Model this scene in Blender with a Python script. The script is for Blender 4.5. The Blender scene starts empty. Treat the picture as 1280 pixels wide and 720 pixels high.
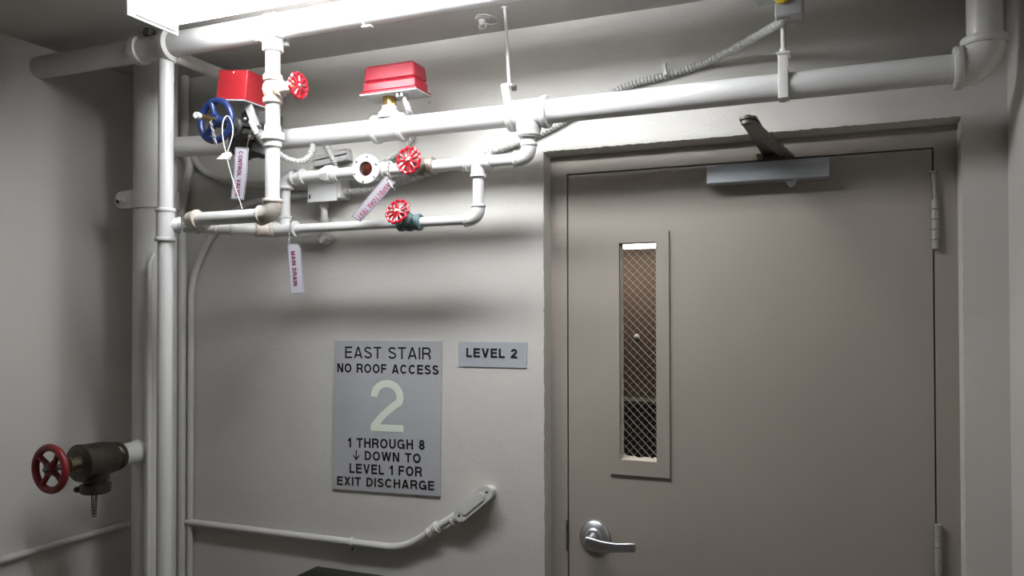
import bpy, math, random
from mathutils import Vector as V, Matrix, Quaternion
random.seed(7)
PI = math.pi
S = bpy.context.scene
# ------------------------------------------------------------------ camera
EYE = 1.67
f_px, cy_px = 1003.946, 381.049
cR = V((.923364, .383922, -.001754)); cU = V((.007151, -.012631, .999895)); cF = V((-.383859, .923279, .014409))
cam = bpy.data.cameras.new('camera'); camo = bpy.data.objects.new('camera', cam); S.collection.objects.link(camo)
camo.matrix_world = Matrix(((cR.x, cU.x, -cF.x, 0), (cR.y, cU.y, -cF.y, 0), (cR.z, cU.z, -cF.z, EYE), (0, 0, 0, 1)))
cam.sensor_fit = 'HORIZONTAL'; cam.sensor_width = 36; cam.lens = f_px / 1280 * 36
cam.shift_y = (cy_px - 360) / 1280; cam.clip_start = .02
S.camera = camo
# ------------------------------------------------------------------ world, exposure
wd = bpy.data.worlds.new('world'); S.world = wd; wd.use_nodes = True
wd.node_tree.nodes['Background'].inputs[0].default_value = (.9, .92, 1, 1)
wd.node_tree.nodes['Background'].inputs[1].default_value = 0.02
S.view_settings.view_transform = 'Standard'; S.view_settings.look = 'None'
S.view_settings.exposure = 0.26; S.view_settings.gamma = 1
LAMP = 36.0          # emission of the fluorescent diffuser
CORR = 9.0           # emission of the corridor lamp
# ------------------------------------------------------------------ helpers
def at(px, py, Y):
    """point of the plane y = Y that the photo shows at this pixel"""
    d = (px - 640) / f_px * cR - (py - cy_px) / f_px * cU + cF
    d = d * (Y / d.y); return V((d.x, d.y, d.z + EYE))
COL = S.collection
def frame(axis, up=None):
    a = V(axis).normalized()
    if up is None: up = V((0, 0, 1)) if abs(a.z) < .9 else V((1, 0, 0))
    x = V(up).cross(a)
    if x.length < 1e-5: x = V((0, 1, 0)).cross(a)
    x.normalize(); y = a.cross(x)
    return x, y, a
class MB:
    def __init__(s): s.v = []; s.f = []
    def ring(s, c, x, y, r, n, ph=0):
        b = len(s.v)
        for i in range(n):
            t = 2 * PI * i / n + ph
            s.v.append(c + x * (r * math.cos(t)) + y * (r * math.sin(t)))
        return b
    def bridge(s, a, b, n, close=True):
        for i in range(n if close else n - 1):
            j = (i + 1) % n; s.f.append((a + i, a + j, b + j, b + i))
    def tube(s, pts, r, n=20, caps=True, closed=False):
        pts = [V(p) for p in pts]; m = len(pts)
        rs = r if isinstance(r, (list, tuple)) else [r] * m
        T = []
        for i in range(m):
            if closed: t = pts[(i + 1) % m] - pts[i - 1]
            elif i == 0: t = pts[1] - pts[0]
            elif i == m - 1: t = pts[-1] - pts[-2]
            else: t = (pts[i + 1] - pts[i]).normalized() + (pts[i] - pts[i - 1]).normalized()
            T.append(t.normalized() if t.length > 1e-9 else T[-1])
        x, y, _ = frame(T[0]); bs = []
        for i in range(m):
            if i:
                q = T[i - 1].rotation_difference(T[i]); x = q @ x; y = T[i].cross(x).normalized(); x = y.cross(T[i]).normalized()
            bs.append(s.ring(pts[i], x, y, rs[i], n))
        for i in range(m - 1): s.bridge(bs[i], bs[i + 1], n)
        if closed: s.bridge(bs[-1], bs[0], n)
        elif caps:
            s.f.append(tuple(range(bs[0] + n - 1, bs[0] - 1, -1))); s.f.append(tuple(range(bs[-1], bs[-1] + n)))
        return s
    def lathe(s, o, axis, prof, n=28, up=None, ph=0, caps=True):
        x, y, a = frame(axis, up); o = V(o)
        bs = [s.ring(o + a * t, x, y, max(r, 1e-5), n, ph) for t, r in prof]
        for i in range(len(bs) - 1): s.bridge(bs[i], bs[i + 1], n)
        if caps:
            s.f.append(tuple(range(bs[0] + n - 1, bs[0] - 1, -1))); s.f.append(tuple(range(bs[-1], bs[-1] + n)))
        return s
    def cyl(s, a, b, r, n=24, bev=0):
        a = V(a); b = V(b); L = (b - a).length
        pr = [(0, r), (L, r)] if not bev else [(0, r - bev), (bev, r), (L - bev, r), (L, r - bev)]
        return s.lathe(a, b - a, pr, n)
    def box(s, c, size, x=(1, 0, 0), y=(0, 1, 0), bev=0, taper=1.0):
        c = V(c); x = V(x).normalized(); y = V(y); y = (y - x * x.dot(y)).normalized(); z = x.cross(y)
        hx, hy, hz = [k / 2 for k in size]
        if bev <= 0:
            b = len(s.v)
            for k, tp in ((-1, 1), (1, taper)):
                for i, j in ((-1, -1), (1, -1), (1, 1), (-1, 1)):
                    s.v.append(c + x * (i * hx * tp) + y * (j * hy * tp) + z * (k * hz))
            s.f += [(b + 3, b + 2, b + 1, b), (b + 4, b + 5, b + 6, b + 7)] + [(b + i, b + (i + 1) % 4, b + 4 + (i + 1) % 4, b + 4 + i) for i in range(4)]
            return s
        def outline(ins, rr):
            o = []
            for sx, sy, a0 in ((1, 1, 0), (-1, 1, 90), (-1, -1, 180), (1, -1, 270)):
                for k in range(4):
                    t = math.radians(a0 + k * 30)
                    o.append(((sx * (hx - ins - rr) + rr * math.cos(t)), (sy * (hy - ins - rr) + rr * math.sin(t))))
            return o
        lay = [(-hz, bev * .7, bev * .6, 1), (-hz + bev * .7, 0, bev, 1), (hz - bev * .7, 0, bev, taper), (hz, bev * .7, bev * .6, taper)]
        bs = []
        for zz, ins, rr, tp in lay:
            bs.append(len(s.v))
            for u, w in outline(ins, rr): s.v.append(c + x * (u * tp) + y * (w * tp) + z * zz)
        for i in range(3): s.bridge(bs[i], bs[i + 1], 16)
        s.f.append(tuple(range(bs[0] + 15, bs[0] - 1, -1))); s.f.append(tuple(range(bs[-1], bs[-1] + 16)))
        return s
    def prism(s, pts2, o, x, y, d0, d1):
        """closed outline pts2 in plane (x,y) at o, extruded along x cross y from d0 to d1"""
        o = V(o); x = V(x).normalized(); y = V(y).normalized(); z = x.cross(y); n = len(pts2); b = len(s.v)
        for d in (d0, d1):
            for u, w in pts2: s.v.append(o + x * u + y * w + z * d)
        s.f.append(tuple(range(b + n - 1, b - 1, -1))); s.f.append(tuple(range(b + n, b + 2 * n)))
        for i in range(n): j = (i + 1) % n; s.f.append((b + i, b + j, b + n + j, b + n + i))
        return s
    def ringplate(s, o, axis, r0, r1, t, n=36, up=None):
        """flat annulus r0..r1, thickness t along axis from o"""
        x, y, a = frame(axis, up); o = V(o)
        b = [s.ring(o, x, y, r0, n), s.ring(o, x, y, r1, n), s.ring(o + a * t, x, y, r1, n), s.ring(o + a * t, x, y, r0, n)]
        for i in range(4): s.bridge(b[i], b[(i + 1) % 4], n)
        return s
    def torus(s, o, axis, R, r, n=36, m=10, fn=None):
        x, y, a = frame(axis); o = V(o)
        pts = []
        for i in range(n):
            t = 2 * PI * i / n; rr = R * (fn(t) if fn else 1)
            pts.append(o + x * (rr * math.cos(t)) + y * (rr * math.sin(t)))
        return s.tube(pts, r, m, closed=True)
def root_of(o):
    while o.parent: o = o.parent
    return o
def link(name, me, mat, parent, smooth=True, angle=38):
    if smooth:
        for p in me.polygons: p.use_smooth = True
        me.set_sharp_from_angle(angle=math.radians(angle))
    me.materials.clear(); me.materials.append(mat)
    o = bpy.data.objects.new(name, me); COL.objects.link(o)
    if parent: o.parent = parent
    return o
def obj(name, mb, mat, parent=None, smooth=True, angle=38, base=None):
    off = root_of(parent).location if parent else (V(base) if base is not None else V((0, 0, 0)))
    me = bpy.data.meshes.new(name); me.from_pydata([tuple(v - off) for v in mb.v], [], mb.f); me.validate(); me.update()
    o = link(name, me, mat, parent, smooth, angle)
    if not parent and base is not None: o.location = off
    return o
def tag(o, label, cat, group=None):
    o['label'] = label; o['category'] = cat
    if group: o['group'] = group
    return o
def thing(name, label, cat, loc, group=None):
    o = bpy.data.objects.new(name, None); COL.objects.link(o); o.location = V(loc); o.empty_display_size = .05
    return tag(o, label, cat, group)
def struct(o): o['kind'] = 'structure'; return o
def smooth_path(pts, k=8):
    pts = [V(p) for p in pts]; out = []
    P = [2 * pts[0] - pts[1]] + pts + [2 * pts[-1] - pts[-2]]
    for i in range(1, len(P) - 2):
        a, b, c, d = P[i - 1:i + 3]
        for j in range(k):
            t = j / k
            out.append(.5 * ((2 * b) + (c - a) * t + (2 * a - 5 * b + 4 * c - d) * t * t + (3 * b - a - 3 * c + d) * t ** 3))
    out.append(pts[-1]); return out
def resample(pts, step):
    out = [pts[0]]; acc = 0
    for a, b in zip(pts, pts[1:]):
        L = (b - a).length
        while acc + L >= step:
            k = (step - acc) / L; a = a + (b - a) * k; out.append(a); L = (b - a).length; acc = 0
        acc += L
    return out
def ribbed(pts, r, pitch=.0055, depth=.2, n=12):
    p = resample(smooth_path(pts, 14), pitch / 3)
    m = MB(); rs = [r * (1 if i % 3 != 2 else 1 - depth) for i in range(len(p))]
    return m.tube(p, rs, n)
def bend(a, c, b, R, k=8):
    """points of a run a - corner c - b rounded with tangent length R"""
    a, c, b = V(a), V(c), V(b); p = c + (a - c).normalized() * R; q = c + (b - c).normalized() * R
    return [p.lerp(c, t).lerp(c.lerp(q, t), t) for t in [i / k for i in range(k + 1)]]
def chain_mb(a, b, link_l=.009, wire=.0011, sag=0, w=.0028):
    a, b = V(a), V(b); m = MB(); n = max(2, int((b - a).length / (link_l * .72)))
    d = (b - a).normalized(); x, y, _ = frame(d)
    for i in range(n):
        t = (i + .5) / n; c = a.lerp(b, t) + V((0, 0, -sag * 4 * t * (1 - t)))
        s_ = x if i % 2 else y
        pts = [c + d * (link_l * .5 * math.cos(u)) + s_ * (w * math.sin(u)) for u in [2 * PI * k / 10 for k in range(10)]]
        m.tube(pts, wire, 5, closed=True)
    return m
# ------------------------------------------------------------------ materials
def mat(name, col, rough=.5, metal=0, var=0.0, scale=8, bump=0.0, bscale=60, spec=.5, col2=None, dots=None, coat=0):
    m = bpy.data.materials.new(name); m.use_nodes = True; nt = m.node_tree; N = nt.nodes; L = nt.links
    b = N['Principled BSDF']; b.inputs['Base Color'].default_value = (*col, 1); b.inputs['Roughness'].default_value = rough
    b.inputs['Metallic'].default_value = metal; b.inputs['Specular IOR Level'].default_value = spec
    b.inputs['Coat Weight'].default_value = coat
    tc = N.new('ShaderNodeTexCoord'); src = tc.outputs['Object']
    if var or col2:
        n = N.new('ShaderNodeTexNoise'); n.inputs['Scale'].default_value = scale; n.inputs['Detail'].default_value = 5; L.new(src, n.inputs['Vector'])
        r = N.new('ShaderNodeValToRGB'); r.color_ramp.elements[0].position = .35; r.color_ramp.elements[1].position = .68
        c2 = col2 if col2 else tuple(c * (1 - var) for c in col)
        r.color_ramp.elements[0].color = (*c2, 1); r.color_ramp.elements[1].color = (*col, 1)
        L.new(n.outputs['Fac'], r.inputs['Fac']); out = r.outputs['Color']
        L.new(out, b.inputs['Base Color'])
    if bump:
        n = N.new('ShaderNodeTexNoise'); n.inputs['Scale'].default_value = bscale; n.inputs['Detail'].default_value = 4; L.new(src, n.inputs['Vector'])
        u = N.new('ShaderNodeBump'); u.inputs['Strength'].default_value = 1; u.inputs['Distance'].default_value = bump
        L.new(n.outputs['Fac'], u.inputs['Height']); L.new(u.outputs['Normal'], b.inputs['Normal'])
    return m
def emit(name, col, st):
    m = bpy.data.materials.new(name); m.use_nodes = True; nt = m.node_tree; b = nt.nodes['Principled BSDF']
    b.inputs['Base Color'].default_value = (.8, .8, .8, 1)
    b.inputs['Emission Color'].default_value = (*col, 1); b.inputs['Emission Strength'].default_value = st
    return m
def wall_material(name, col, rough=.42, cracks=True):
    m = bpy.data.materials.new(name); m.use_nodes = True; nt = m.node_tree; N = nt.nodes; L = nt.links
    b = N['Principled BSDF']; b.inputs['Roughness'].default_value = rough
    tc = N.new('ShaderNodeTexCoord'); src = tc.outputs['Object']
    n = N.new('ShaderNodeTexNoise'); n.inputs['Scale'].default_value = 2.2; n.inputs['Detail'].default_value = 6; L.new(src, n.inputs['Vector'])
    r = N.new('ShaderNodeValToRGB'); r.color_ramp.elements[0].position = .3; r.color_ramp.elements[1].position = .7
    r.color_ramp.elements[0].color = (*[c * .94 for c in col], 1); r.color_ramp.elements[1].color = (*col, 1)
    L.new(n.outputs['Fac'], r.inputs['Fac'])
    # chips: small sparse dark/pale nicks
    v = N.new('ShaderNodeTexNoise'); v.inputs['Scale'].default_value = 38; v.inputs['Detail'].default_value = 3; L.new(src, v.inputs['Vector'])
    vr = N.new('ShaderNodeValToRGB'); vr.color_ramp.elements[0].position = .755; vr.color_ramp.elements[1].position = .775
    L.new(v.outputs['Fac'], vr.inputs['Fac'])
    mx = N.new('ShaderNodeMixRGB'); mx.inputs[2].default_value = (*[c * .6 for c in col], 1)
    L.new(vr.outputs['Color'], mx.inputs[0]); L.new(r.outputs['Color'], mx.inputs[1]); L.new(mx.outputs[0], b.inputs['Base Color'])
    # relief: roller stipple + plaster undulation + faint horizontal cracks
    n1 = N.new('ShaderNodeTexNoise'); n1.inputs['Scale'].default_value = 130; n1.inputs['Detail'].default_value = 2; L.new(src, n1.inputs['Vector'])
    n2 = N.new('ShaderNodeTexNoise'); n2.inputs['Scale'].default_value = 7; n2.inputs['Detail'].default_value = 4; L.new(src, n2.inputs['Vector'])
    u1 = N.new('ShaderNodeBump'); u1.inputs['Distance'].default_value = .0006; u1.inputs['Strength'].default_value = .8; L.new(n1.outputs['Fac'], u1.inputs['Height'])
    u2 = N.new('ShaderNodeBump'); u2.inputs['Distance'].default_value = .004; u2.inputs['Strength'].default_value = .8; L.new(n2.outputs['Fac'], u2.inputs['Height'])
    L.new(u1.outputs['Normal'], u2.inputs['Normal']); last = u2
    if cracks:
        mp = N.new('ShaderNodeMapping'); mp.inputs['Scale'].default_value = (1.3, 1, 6.5); L.new(src, mp.inputs['Vector'])
        w = N.new('ShaderNodeTexNoise'); w.inputs['Scale'].default_value = 3; w.inputs['Detail'].default_value = 7; L.new(mp.outputs[0], w.inputs['Vector'])
        cr = N.new('ShaderNodeValToRGB'); e = cr.color_ramp.elements
        e[0].position = .490; e[0].color = (1, 1, 1, 1); e[1].position = .500; e[1].color = (0, 0, 0, 1)
        k = e.new(.510); k.color = (1, 1, 1, 1)
        L.new(w.outputs['Fac'], cr.inputs['Fac'])
        g = N.new('ShaderNodeTexNoise'); g.inputs['Scale'].default_value = 2.1; L.new(src, g.inputs['Vector'])
        gr = N.new('ShaderNodeValToRGB'); gr.color_ramp.elements[0].position = .56; gr.color_ramp.elements[1].position = .68; L.new(g.outputs['Fac'], gr.inputs['Fac'])
        u3 = N.new('ShaderNodeBump'); u3.inputs['Distance'].default_value = .0007; L.new(gr.outputs['Color'], u3.inputs['Strength'])
        L.new(cr.outputs['Color'], u3.inputs['Height']); L.new(u2.outputs['Normal'], u3.inputs['Normal']); last = u3
    L.new(last.outputs['Normal'], b.inputs['Normal'])
    return m
M_WALL = wall_material('wall paint', (.60, .585, .548))
M_WALLL = wall_material('side wall paint', (.60, .585, .548), cracks=False)
M_CEIL = wall_material('ceiling paint', (.50, .48, .46), .6, False)
M_FLOOR = mat('floor concrete', (.16, .135, .105), .7, var=.25, scale=5, bump=.001)
M_TAUPE = mat('door paint', (.345, .31, .27), .46, bump=.0003, bscale=220, var=.05, scale=3)
M_PIPE = mat('pipe paint', (.62, .61, .585), .33, bump=.0008, bscale=45, var=.05, scale=12)
M_PIPEB = mat('white pipe paint', (.62, .62, .61), .36, bump=.0006, bscale=50, var=.03, scale=12)
M_RUST = mat('stained fitting paint', (.60, .58, .54), .42, bump=.0012, bscale=70, col2=(.47, .40, .32), scale=30)
M_GREY = mat('grey painted steel', (.42, .42, .42), .4, var=.15, scale=20)
M_CHAN = mat('galvanised channel', (.52, .52, .51), .45, .2, var=.15, scale=20)
M_TAG2 = mat('shaded enamel tag', (.36, .34, .38), .4)  # white tag enamel darkened; shade of the angled tag put into the colour
M_PLATE = mat('junction cover paint', (.68, .68, .68), .35)
M_RED = mat('red box paint', (.36, .018, .024), .34, var=.2, scale=22, bump=.0003)
M_RED2 = mat('red flow switch paint', (.36, .018, .036), .36, bump=.0004, bscale=120)
M_WHEEL = mat('red handwheel enamel', (.36, .008, .02), .25, bump=.0006, bscale=90, coat=.3)
M_WHEELD = mat('dull red cast handwheel', (.23, .016, .018), .42, var=.3, scale=30, bump=.001, bscale=60)
M_BLUE = mat('blue handwheel enamel', (.012, .03, .12), .3, var=.3, scale=30, bump=.0006)
M_BRASS = mat('brass', (.62, .42, .16), .28, 1, var=.2, scale=40)
M_BRASSD = mat('tarnished brass', (.22, .17, .12), .42, .8, var=.5, scale=40, bump=.0008, bscale=80)
M_BRONZE = mat('verdigris bronze valve', (.17, .26, .27), .45, .2, col2=(.035, .07, .065), scale=32, bump=.001)
M_BRONZE2 = mat('brown bronze valve', (.42, .38, .32), .45, .3, col2=(.11, .08, .06), scale=34, bump=.001)
M_DARK = mat('dark cast iron', (.10, .10, .092), .42, .3, var=.6, scale=30, bump=.0006)
M_HOSE = mat('aged brown brass', (.105, .092, .074), .33, .75, var=.45, scale=16, bump=.0005, bscale=80)
M_BLACK = mat('black steel', (.012, .011, .011), .35, .2)
M_GAP = mat('painted gap shade', (.008, .007, .007), .8)  # near black that paints in the shade of gaps and slots
M_STEEL = mat('zinc plated steel', (.62, .62, .62), .33, .9, var=.15, scale=30)
M_GALV = mat('galvanised flexible conduit', (.60, .60, .585), .42, .15)
M_CLOSER = mat('silver closer paint', (.47, .50, .54), .36, .45, bump=.0002, bscale=200)
M_CLARM = mat('bronzed closer arm', (.17, .15, .13), .42, .5, var=.2, scale=30)
M_SATIN = mat('satin chrome', (.60, .61, .64), .34, 1)
M_SIGN = mat('brushed silver grey sign', (.47, .48, .505), .4, .15)
M_SIGN2 = mat('pale silver sign', (.46, .49, .53), .35, .15)
M_INK = mat('black lettering', (.008, .008, .009), .5)
M_GLOWN = mat('pale green numeral', (.72, .79, .68), .5)
M_TAG = mat('white enamel tag', (.50, .49, .55), .35)
M_TAGB = mat('grey tag border', (.11, .10, .12), .45)
M_TAGR = mat('maroon tag lettering', (.20, .010, .055), .5)
M_WHITEP = mat('white plastic', (.82, .82, .82), .4)
M_FIX = mat('fixture white enamel', (.85, .85, .84), .35)
M_YEL = mat('yellow tape', (.75, .55, .03), .5)
M_LENS = mat('dark red sight glass', (.10, .018, .012), .12, coat=1, col2=(.02, .01, .006), scale=24)
M_BROWN = mat('corridor brown wall', (.15, .095, .07), .6, var=.1, scale=3)
M_CORFL = mat('corridor floor', (.05, .045, .04), .5)
M_PUTTY = mat('window putty', (.62, .56, .46), .7, bump=.002, bscale=90)
M_WIRE = mat('glass mesh wire', (.75, .70, .62), .4, .2)
M_LAMP = emit('fluorescent diffuser', (.96, .978, 1), LAMP)
M_LENSW = emit('dimmer lens edge', (.96, .978, 1), LAMP * .16)
M_CLAMP = emit('corridor lamp diffuser', (1, .93, .82), CORR)
M_GLASS = bpy.data.materials.new('wired glass'); M_GLASS.use_nodes = True
_b = M_GLASS.node_tree.nodes['Principled BSDF']; _b.inputs['Base Color'].default_value = (.93, .95, .94, 1)
_b.inputs['Transmission Weight'].default_value = 1; _b.inputs['Roughness'].default_value = .02; _b.inputs['IOR'].default_value = 1.45
# ------------------------------------------------------------------ setting
XL, XR, YB, YF, ZC = -2.60, .396, 2.445, -3.4, 2.62     # left wall, right wall, back wall face, rear, ceiling
def slab(name, x0, x1, y0, y1, z0, z1, m):
    b = MB().box(((x0 + x1) / 2, (y0 + y1) / 2, (z0 + z1) / 2), (x1 - x0, y1 - y0, z1 - z0))
    return struct(obj(name, b, m, smooth=False))
slab('floor', XL - .15, XR + .15, YF - .15, YB + .2, -.12, 0, M_FLOOR)
slab('ceiling', XL - .15, XR + .15, YF - .15, YB + .2, ZC, ZC + .15, M_CEIL)
slab('wall_left', XL - .15, XL, YF - .15, YB + .2, 0, ZC, M_WALLL)
slab('wall_right', XR, XR + .15, YF - .15, YB + .2, 0, ZC, M_WALLL)
slab('wall_front', XL, XR, YF - .15, YF, 0, ZC, M_WALLL)
# back wall: one plaster mesh with a door opening whose arris is hand-trowelled
DX0, DX1, DZ = -.9045, .2895, 2.205        # opening in plaster
FY, LY = 2.498, 2.502                      # frame face, door leaf face
def back_wall():
    m = MB(); T = .20
    n = 150
    def strip(p0, p1, q0, q1, ax):
        """quad strip from edge p (jittered arris) to edge q"""
        b = len(m.v)
        for i in range(n + 1):
            t = i / n; p = V(p0).lerp(V(p1), t)
            j = V((0, 0, 0)); j[ax] = random.uniform(-1, 1) * .0016 * (0 if i in (0, n) else 1)
            q = V(q0).lerp(V(q1), t)
            m.v.append(p + j); m.v.append(q); m.v.append(p + j + V((0, .004, 0)) + (V((0, 0, 0))))
        for i in range(n):
            a = b + 3 * i
            m.f.append((a, a + 3, a + 4, a + 1))
        return [b + 3 * i for i in range(n + 1)]
    # left of the opening, right of it, above it
    L = strip((DX0, YB, 0), (DX0, YB, DZ), (XL, YB, 0), (XL, YB, DZ), 0)
    R = strip((DX1, YB, 0), (DX1, YB, DZ), (XR, YB, 0), (XR, YB, DZ), 0)
    U = strip((DX0, YB, DZ), (DX1, YB, DZ), (DX0, YB, ZC), (DX1, YB, ZC), 2)
    for x0, x1 in ((XL, DX0), (DX1, XR)):
        b = len(m.v); m.v += [V((x0, YB, DZ)), V((x1, YB, DZ)), V((x1, YB, ZC)), V((x0, YB, ZC))]; m.f.append((b, b + 1, b + 2, b + 3))
    # reveals run back to the frame
    def reveal(S_, dx, dz):
        b = len(m.v)
        for i, a in enumerate(S_):
            p = m.v[a]; q = V((p.x, YB + T, p.z))
            k = .35; qq = V((p.x * k + q.x * (1 - k), FY, p.z))
            if dx: qq.x = (DX0 if dx < 0 else DX1) + (-dx) * -.0 + (.0055 if dx < 0 else -.0045)
            if dz: qq.z = DZ - .010
            m.v.append(qq)
        for i in range(len(S_) - 1): m.f.append((S_[i], b + i, b + i + 1, S_[i + 1]))
    reveal(L, -1, 0); reveal(R, 1, 0); reveal(U, 0, 1)
    b = len(m.v)
    # back side, with thickness
    for (x0, x1, z0, z1) in ((XL, DX0, 0, ZC), (DX1, XR, 0, ZC), (DX0, DX1, DZ, ZC)):
        b = len(m.v); m.v += [V((x0, YB + T, z0)), V((x1, YB + T, z0)), V((x1, YB + T, z1)), V((x0, YB + T, z1))]; m.f.append((b + 3, b + 2, b + 1, b))
    return m
struct(obj('wall_back', back_wall(), M_WALL, smooth=True, angle=25))
# pipes through the slab are simply run up to the ceiling
# ------------------------------------------------------------------ door
# steel frame (structure), leaf and hardware
door = bpy.data.objects.new('door_1', None); COL.objects.link(door); door.location = (-.306, 2.52, 0); door['kind'] = 'structure'
LX0, LX1, LZ = -.8395, .2235, 2.1325
FX0, FX1, FZ = -.899, .285, 2.1935
m = MB(); g = .004
for x0, x1, z0, z1 in ((FX0, LX0 - g, 0, FZ), (LX1 + g, FX1, 0, FZ), (LX0 - g, LX1 + g, LZ + g, FZ)):
    m.box(((x0 + x1) / 2, FY + .06, (z0 + z1) / 2), (x1 - x0, .12, z1 - z0))
obj('door_frame', m, M_TAUPE, door, smooth=False)
m = MB()   # stop behind the gap, coloured near black as the gap's shade
for x0, x1, z0, z1 in ((LX0 - g, LX0 + .02, 0, LZ), (LX1 - .02, LX1 + g, 0, LZ), (LX0 - g, LX1 + g, LZ - .02, LZ + g)):
    m.box(((x0 + x1) / 2, 2.565, (z0 + z1) / 2), (x1 - x0, .02, z1 - z0))
obj('door_stop', m, M_GAP, door, smooth=False)
WX0, WX1, WZ0, WZ1 = -.667, -.549, 1.2135, 1.903      # glazed opening
m = MB()
for x0, x1, z0, z1 in ((LX0, WX0, .01, LZ), (WX1, LX1, .01, LZ), (WX0, WX1, .01, WZ0), (WX0, WX1, WZ1, LZ)):
    m.box(((x0 + x1) / 2, LY + .0225, (z0 + z1) / 2), (x1 - x0, .045, z1 - z0))
leaf = obj('door_leaf', m, M_TAUPE, door, smooth=False)
# glazing trim: four mitred strips
TX0, TX1, TZ0, TZ1 = -.700, -.508, 1.167, 1.937
m = MB(); tf = LY - .006
def miter(a, b, c, d):
    pts = [(p[0], p[1]) for p in (a, b, c, d)]
    m.prism(pts, (0, LY + .001, 0), (1, 0, 0), (0, 0, 1), 0, .006)
o_ = [(TX0, TZ0), (TX1, TZ0), (TX1, TZ1), (TX0, TZ1)]; i_ = [(WX0, WZ0), (WX1, WZ0), (WX1, WZ1), (WX0, WZ1)]
for k in range(4):
    a, b, c, d = o_[k], o_[(k + 1) % 4], i_[(k + 1) % 4], i_[k]
    mm = .0005
    m = MB(); m.prism([a, b, c, d], (0, LY + .0005, 0), (1, 0, 0), (0, 0, 1), 0, .0085)
    ln = obj('window_trim', m, M_TAUPE, door, smooth=False)
# sill with flaked paint, putty at the left, glass, mesh wires
m = MB(); n = 26; b0 = 0
for i in range(n + 1):
    x = WX0 + (WX1 - WX0) * i / n; h = WZ0 + .006 + random.uniform(0, .006) + (.016 * max(0, 1 - i / 4))
    m.v += [V((x, LY + .004, WZ0)), V((x, LY + .016, WZ0 + .004)), V((x, LY + .019, h))]
for i in range(n):
    a = 3 * i; m.f += [(a, a + 3, a + 4, a + 1), (a + 1, a + 4, a + 5, a + 2)]
obj('window_sill', m, M_PUTTY, door, smooth=False)
m = MB()
for i in range(60):
    z = WZ0 + (WZ1 - WZ0 - .008) * i / 59; w = .007 + random.uniform(-.0012, .0012)
    m.v += [V((WX0, LY + .005, z)), V((WX0 + w * .6, LY + .012, z)), V((WX0 + w, LY + .019, z))]
for i in range(59):
    a = 3 * i; m.f += [(a, a + 1, a + 4, a + 3), (a + 1, a + 2, a + 5, a + 4)]
obj('glazing_putty', m, M_PUTTY, door, smooth=False)
gl = obj('window_pane', MB().box(((WX0 + WX1) / 2, LY + .0225, (WZ0 + WZ1) / 2), (WX1 - WX0, .005, WZ1 - WZ0)), M_GLASS, door, smooth=False)
m = MB(); yw = LY + .0190; st = .0262
def clipseg(x0, z0, x1, z1):
    dx, dz = x1 - x0, z1 - z0; t0, t1 = 0, 1
    for p, q in ((-dx, x0 - WX0), (dx, WX1 - x0), (-dz, z0 - WZ0), (dz, WZ1 - z0)):
        if p < 0: t0 = max(t0, q / p)
        elif p > 0: t1 = min(t1, q / p)
    if t0 < t1: return (x0 + dx * t0, z0 + dz * t0, x0 + dx * t1, z0 + dz * t1)
sl = 1.02
k = -40
for k in range(-10, 40):
    for sg in (1, -1):
        zc_ = WZ0 + k * st
        r = clipseg(WX0, zc_ if sg > 0 else zc_, WX1, zc_ + sg * sl * (WX1 - WX0))
        if r and math.hypot(r[2] - r[0], r[3] - r[1]) > .01:
            m.tube([(r[0], yw, r[1]), (r[2], yw, r[3])], .0006 if sg < 0 else .00028, 4)
wm = obj('wire_mesh', m, M_WIRE, gl)
# beyond the pane: corridor
cd = MB()
for c, s_ in (((-1.2, 6.9, 1.2), (5.2, .1, 2.6)),): cd.box(c, s_)
struct(obj('wall_corridor_end', cd, M_BROWN, smooth=False))
struct(obj('wall_corridor_left', MB().box((-3.6, 4.8, 1.2), (.1, 4.2, 2.6)), M_BROWN, smooth=False))
struct(obj('wall_corridor_right', MB().box((1.2, 4.8, 1.2), (.1, 4.2, 2.6)), M_BROWN, smooth=False))
struct(obj('floor_corridor', MB().box((-1.2, 4.8, -.06), (4.9, 4.2, .12)), M_CORFL, smooth=False))
struct(obj('ceiling_corridor', MB().box((-1.2, 4.8, 2.37), (4.9, 4.2, .1)), M_CORFL, smooth=False))
cl = thing('corridor_lamp', 'bright lamp glowing beyond the top of the narrow door window', 'lamp', (-1.72, 6.3, 2.26))
obj('lamp_body', MB().box((-1.72, 6.45, 2.29), (.9, .24, .06)), M_FIX, cl, smooth=False)
obj('diffuser', MB().box((-1.72, 6.45, 2.245), (.88, .22, .03)), M_CLAMP, cl, smooth=False)
kn = at(796, 421, 6.84)
tag(obj('round_fixture', MB().lathe(kn + V((0, .01, 0)), (0, -1, 0), [(0, .022), (.015, .026), (.035, .016), (.045, .002)], 16), M_FIX, base=kn), 'small shiny round knob seen through the door window', 'fixture')
db = at(806, 545, 6.78)
cab = thing('corridor_cabinet', 'dim greenish cabinet at the foot of the view through the door window', 'cabinet', (db.x, 6.7, 0))
obj('body', MB().box((db.x, 6.68, .47), (.5, .28, .94), bev=.01), mat('dull green cabinet', (.07, .08, .06), .5), cab)
obj('worktop', MB().box((db.x, 6.68, .955), (.54, .30, .03), bev=.005), mat('dull cabinet top', (.16, .16, .13), .5), cab)
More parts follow.
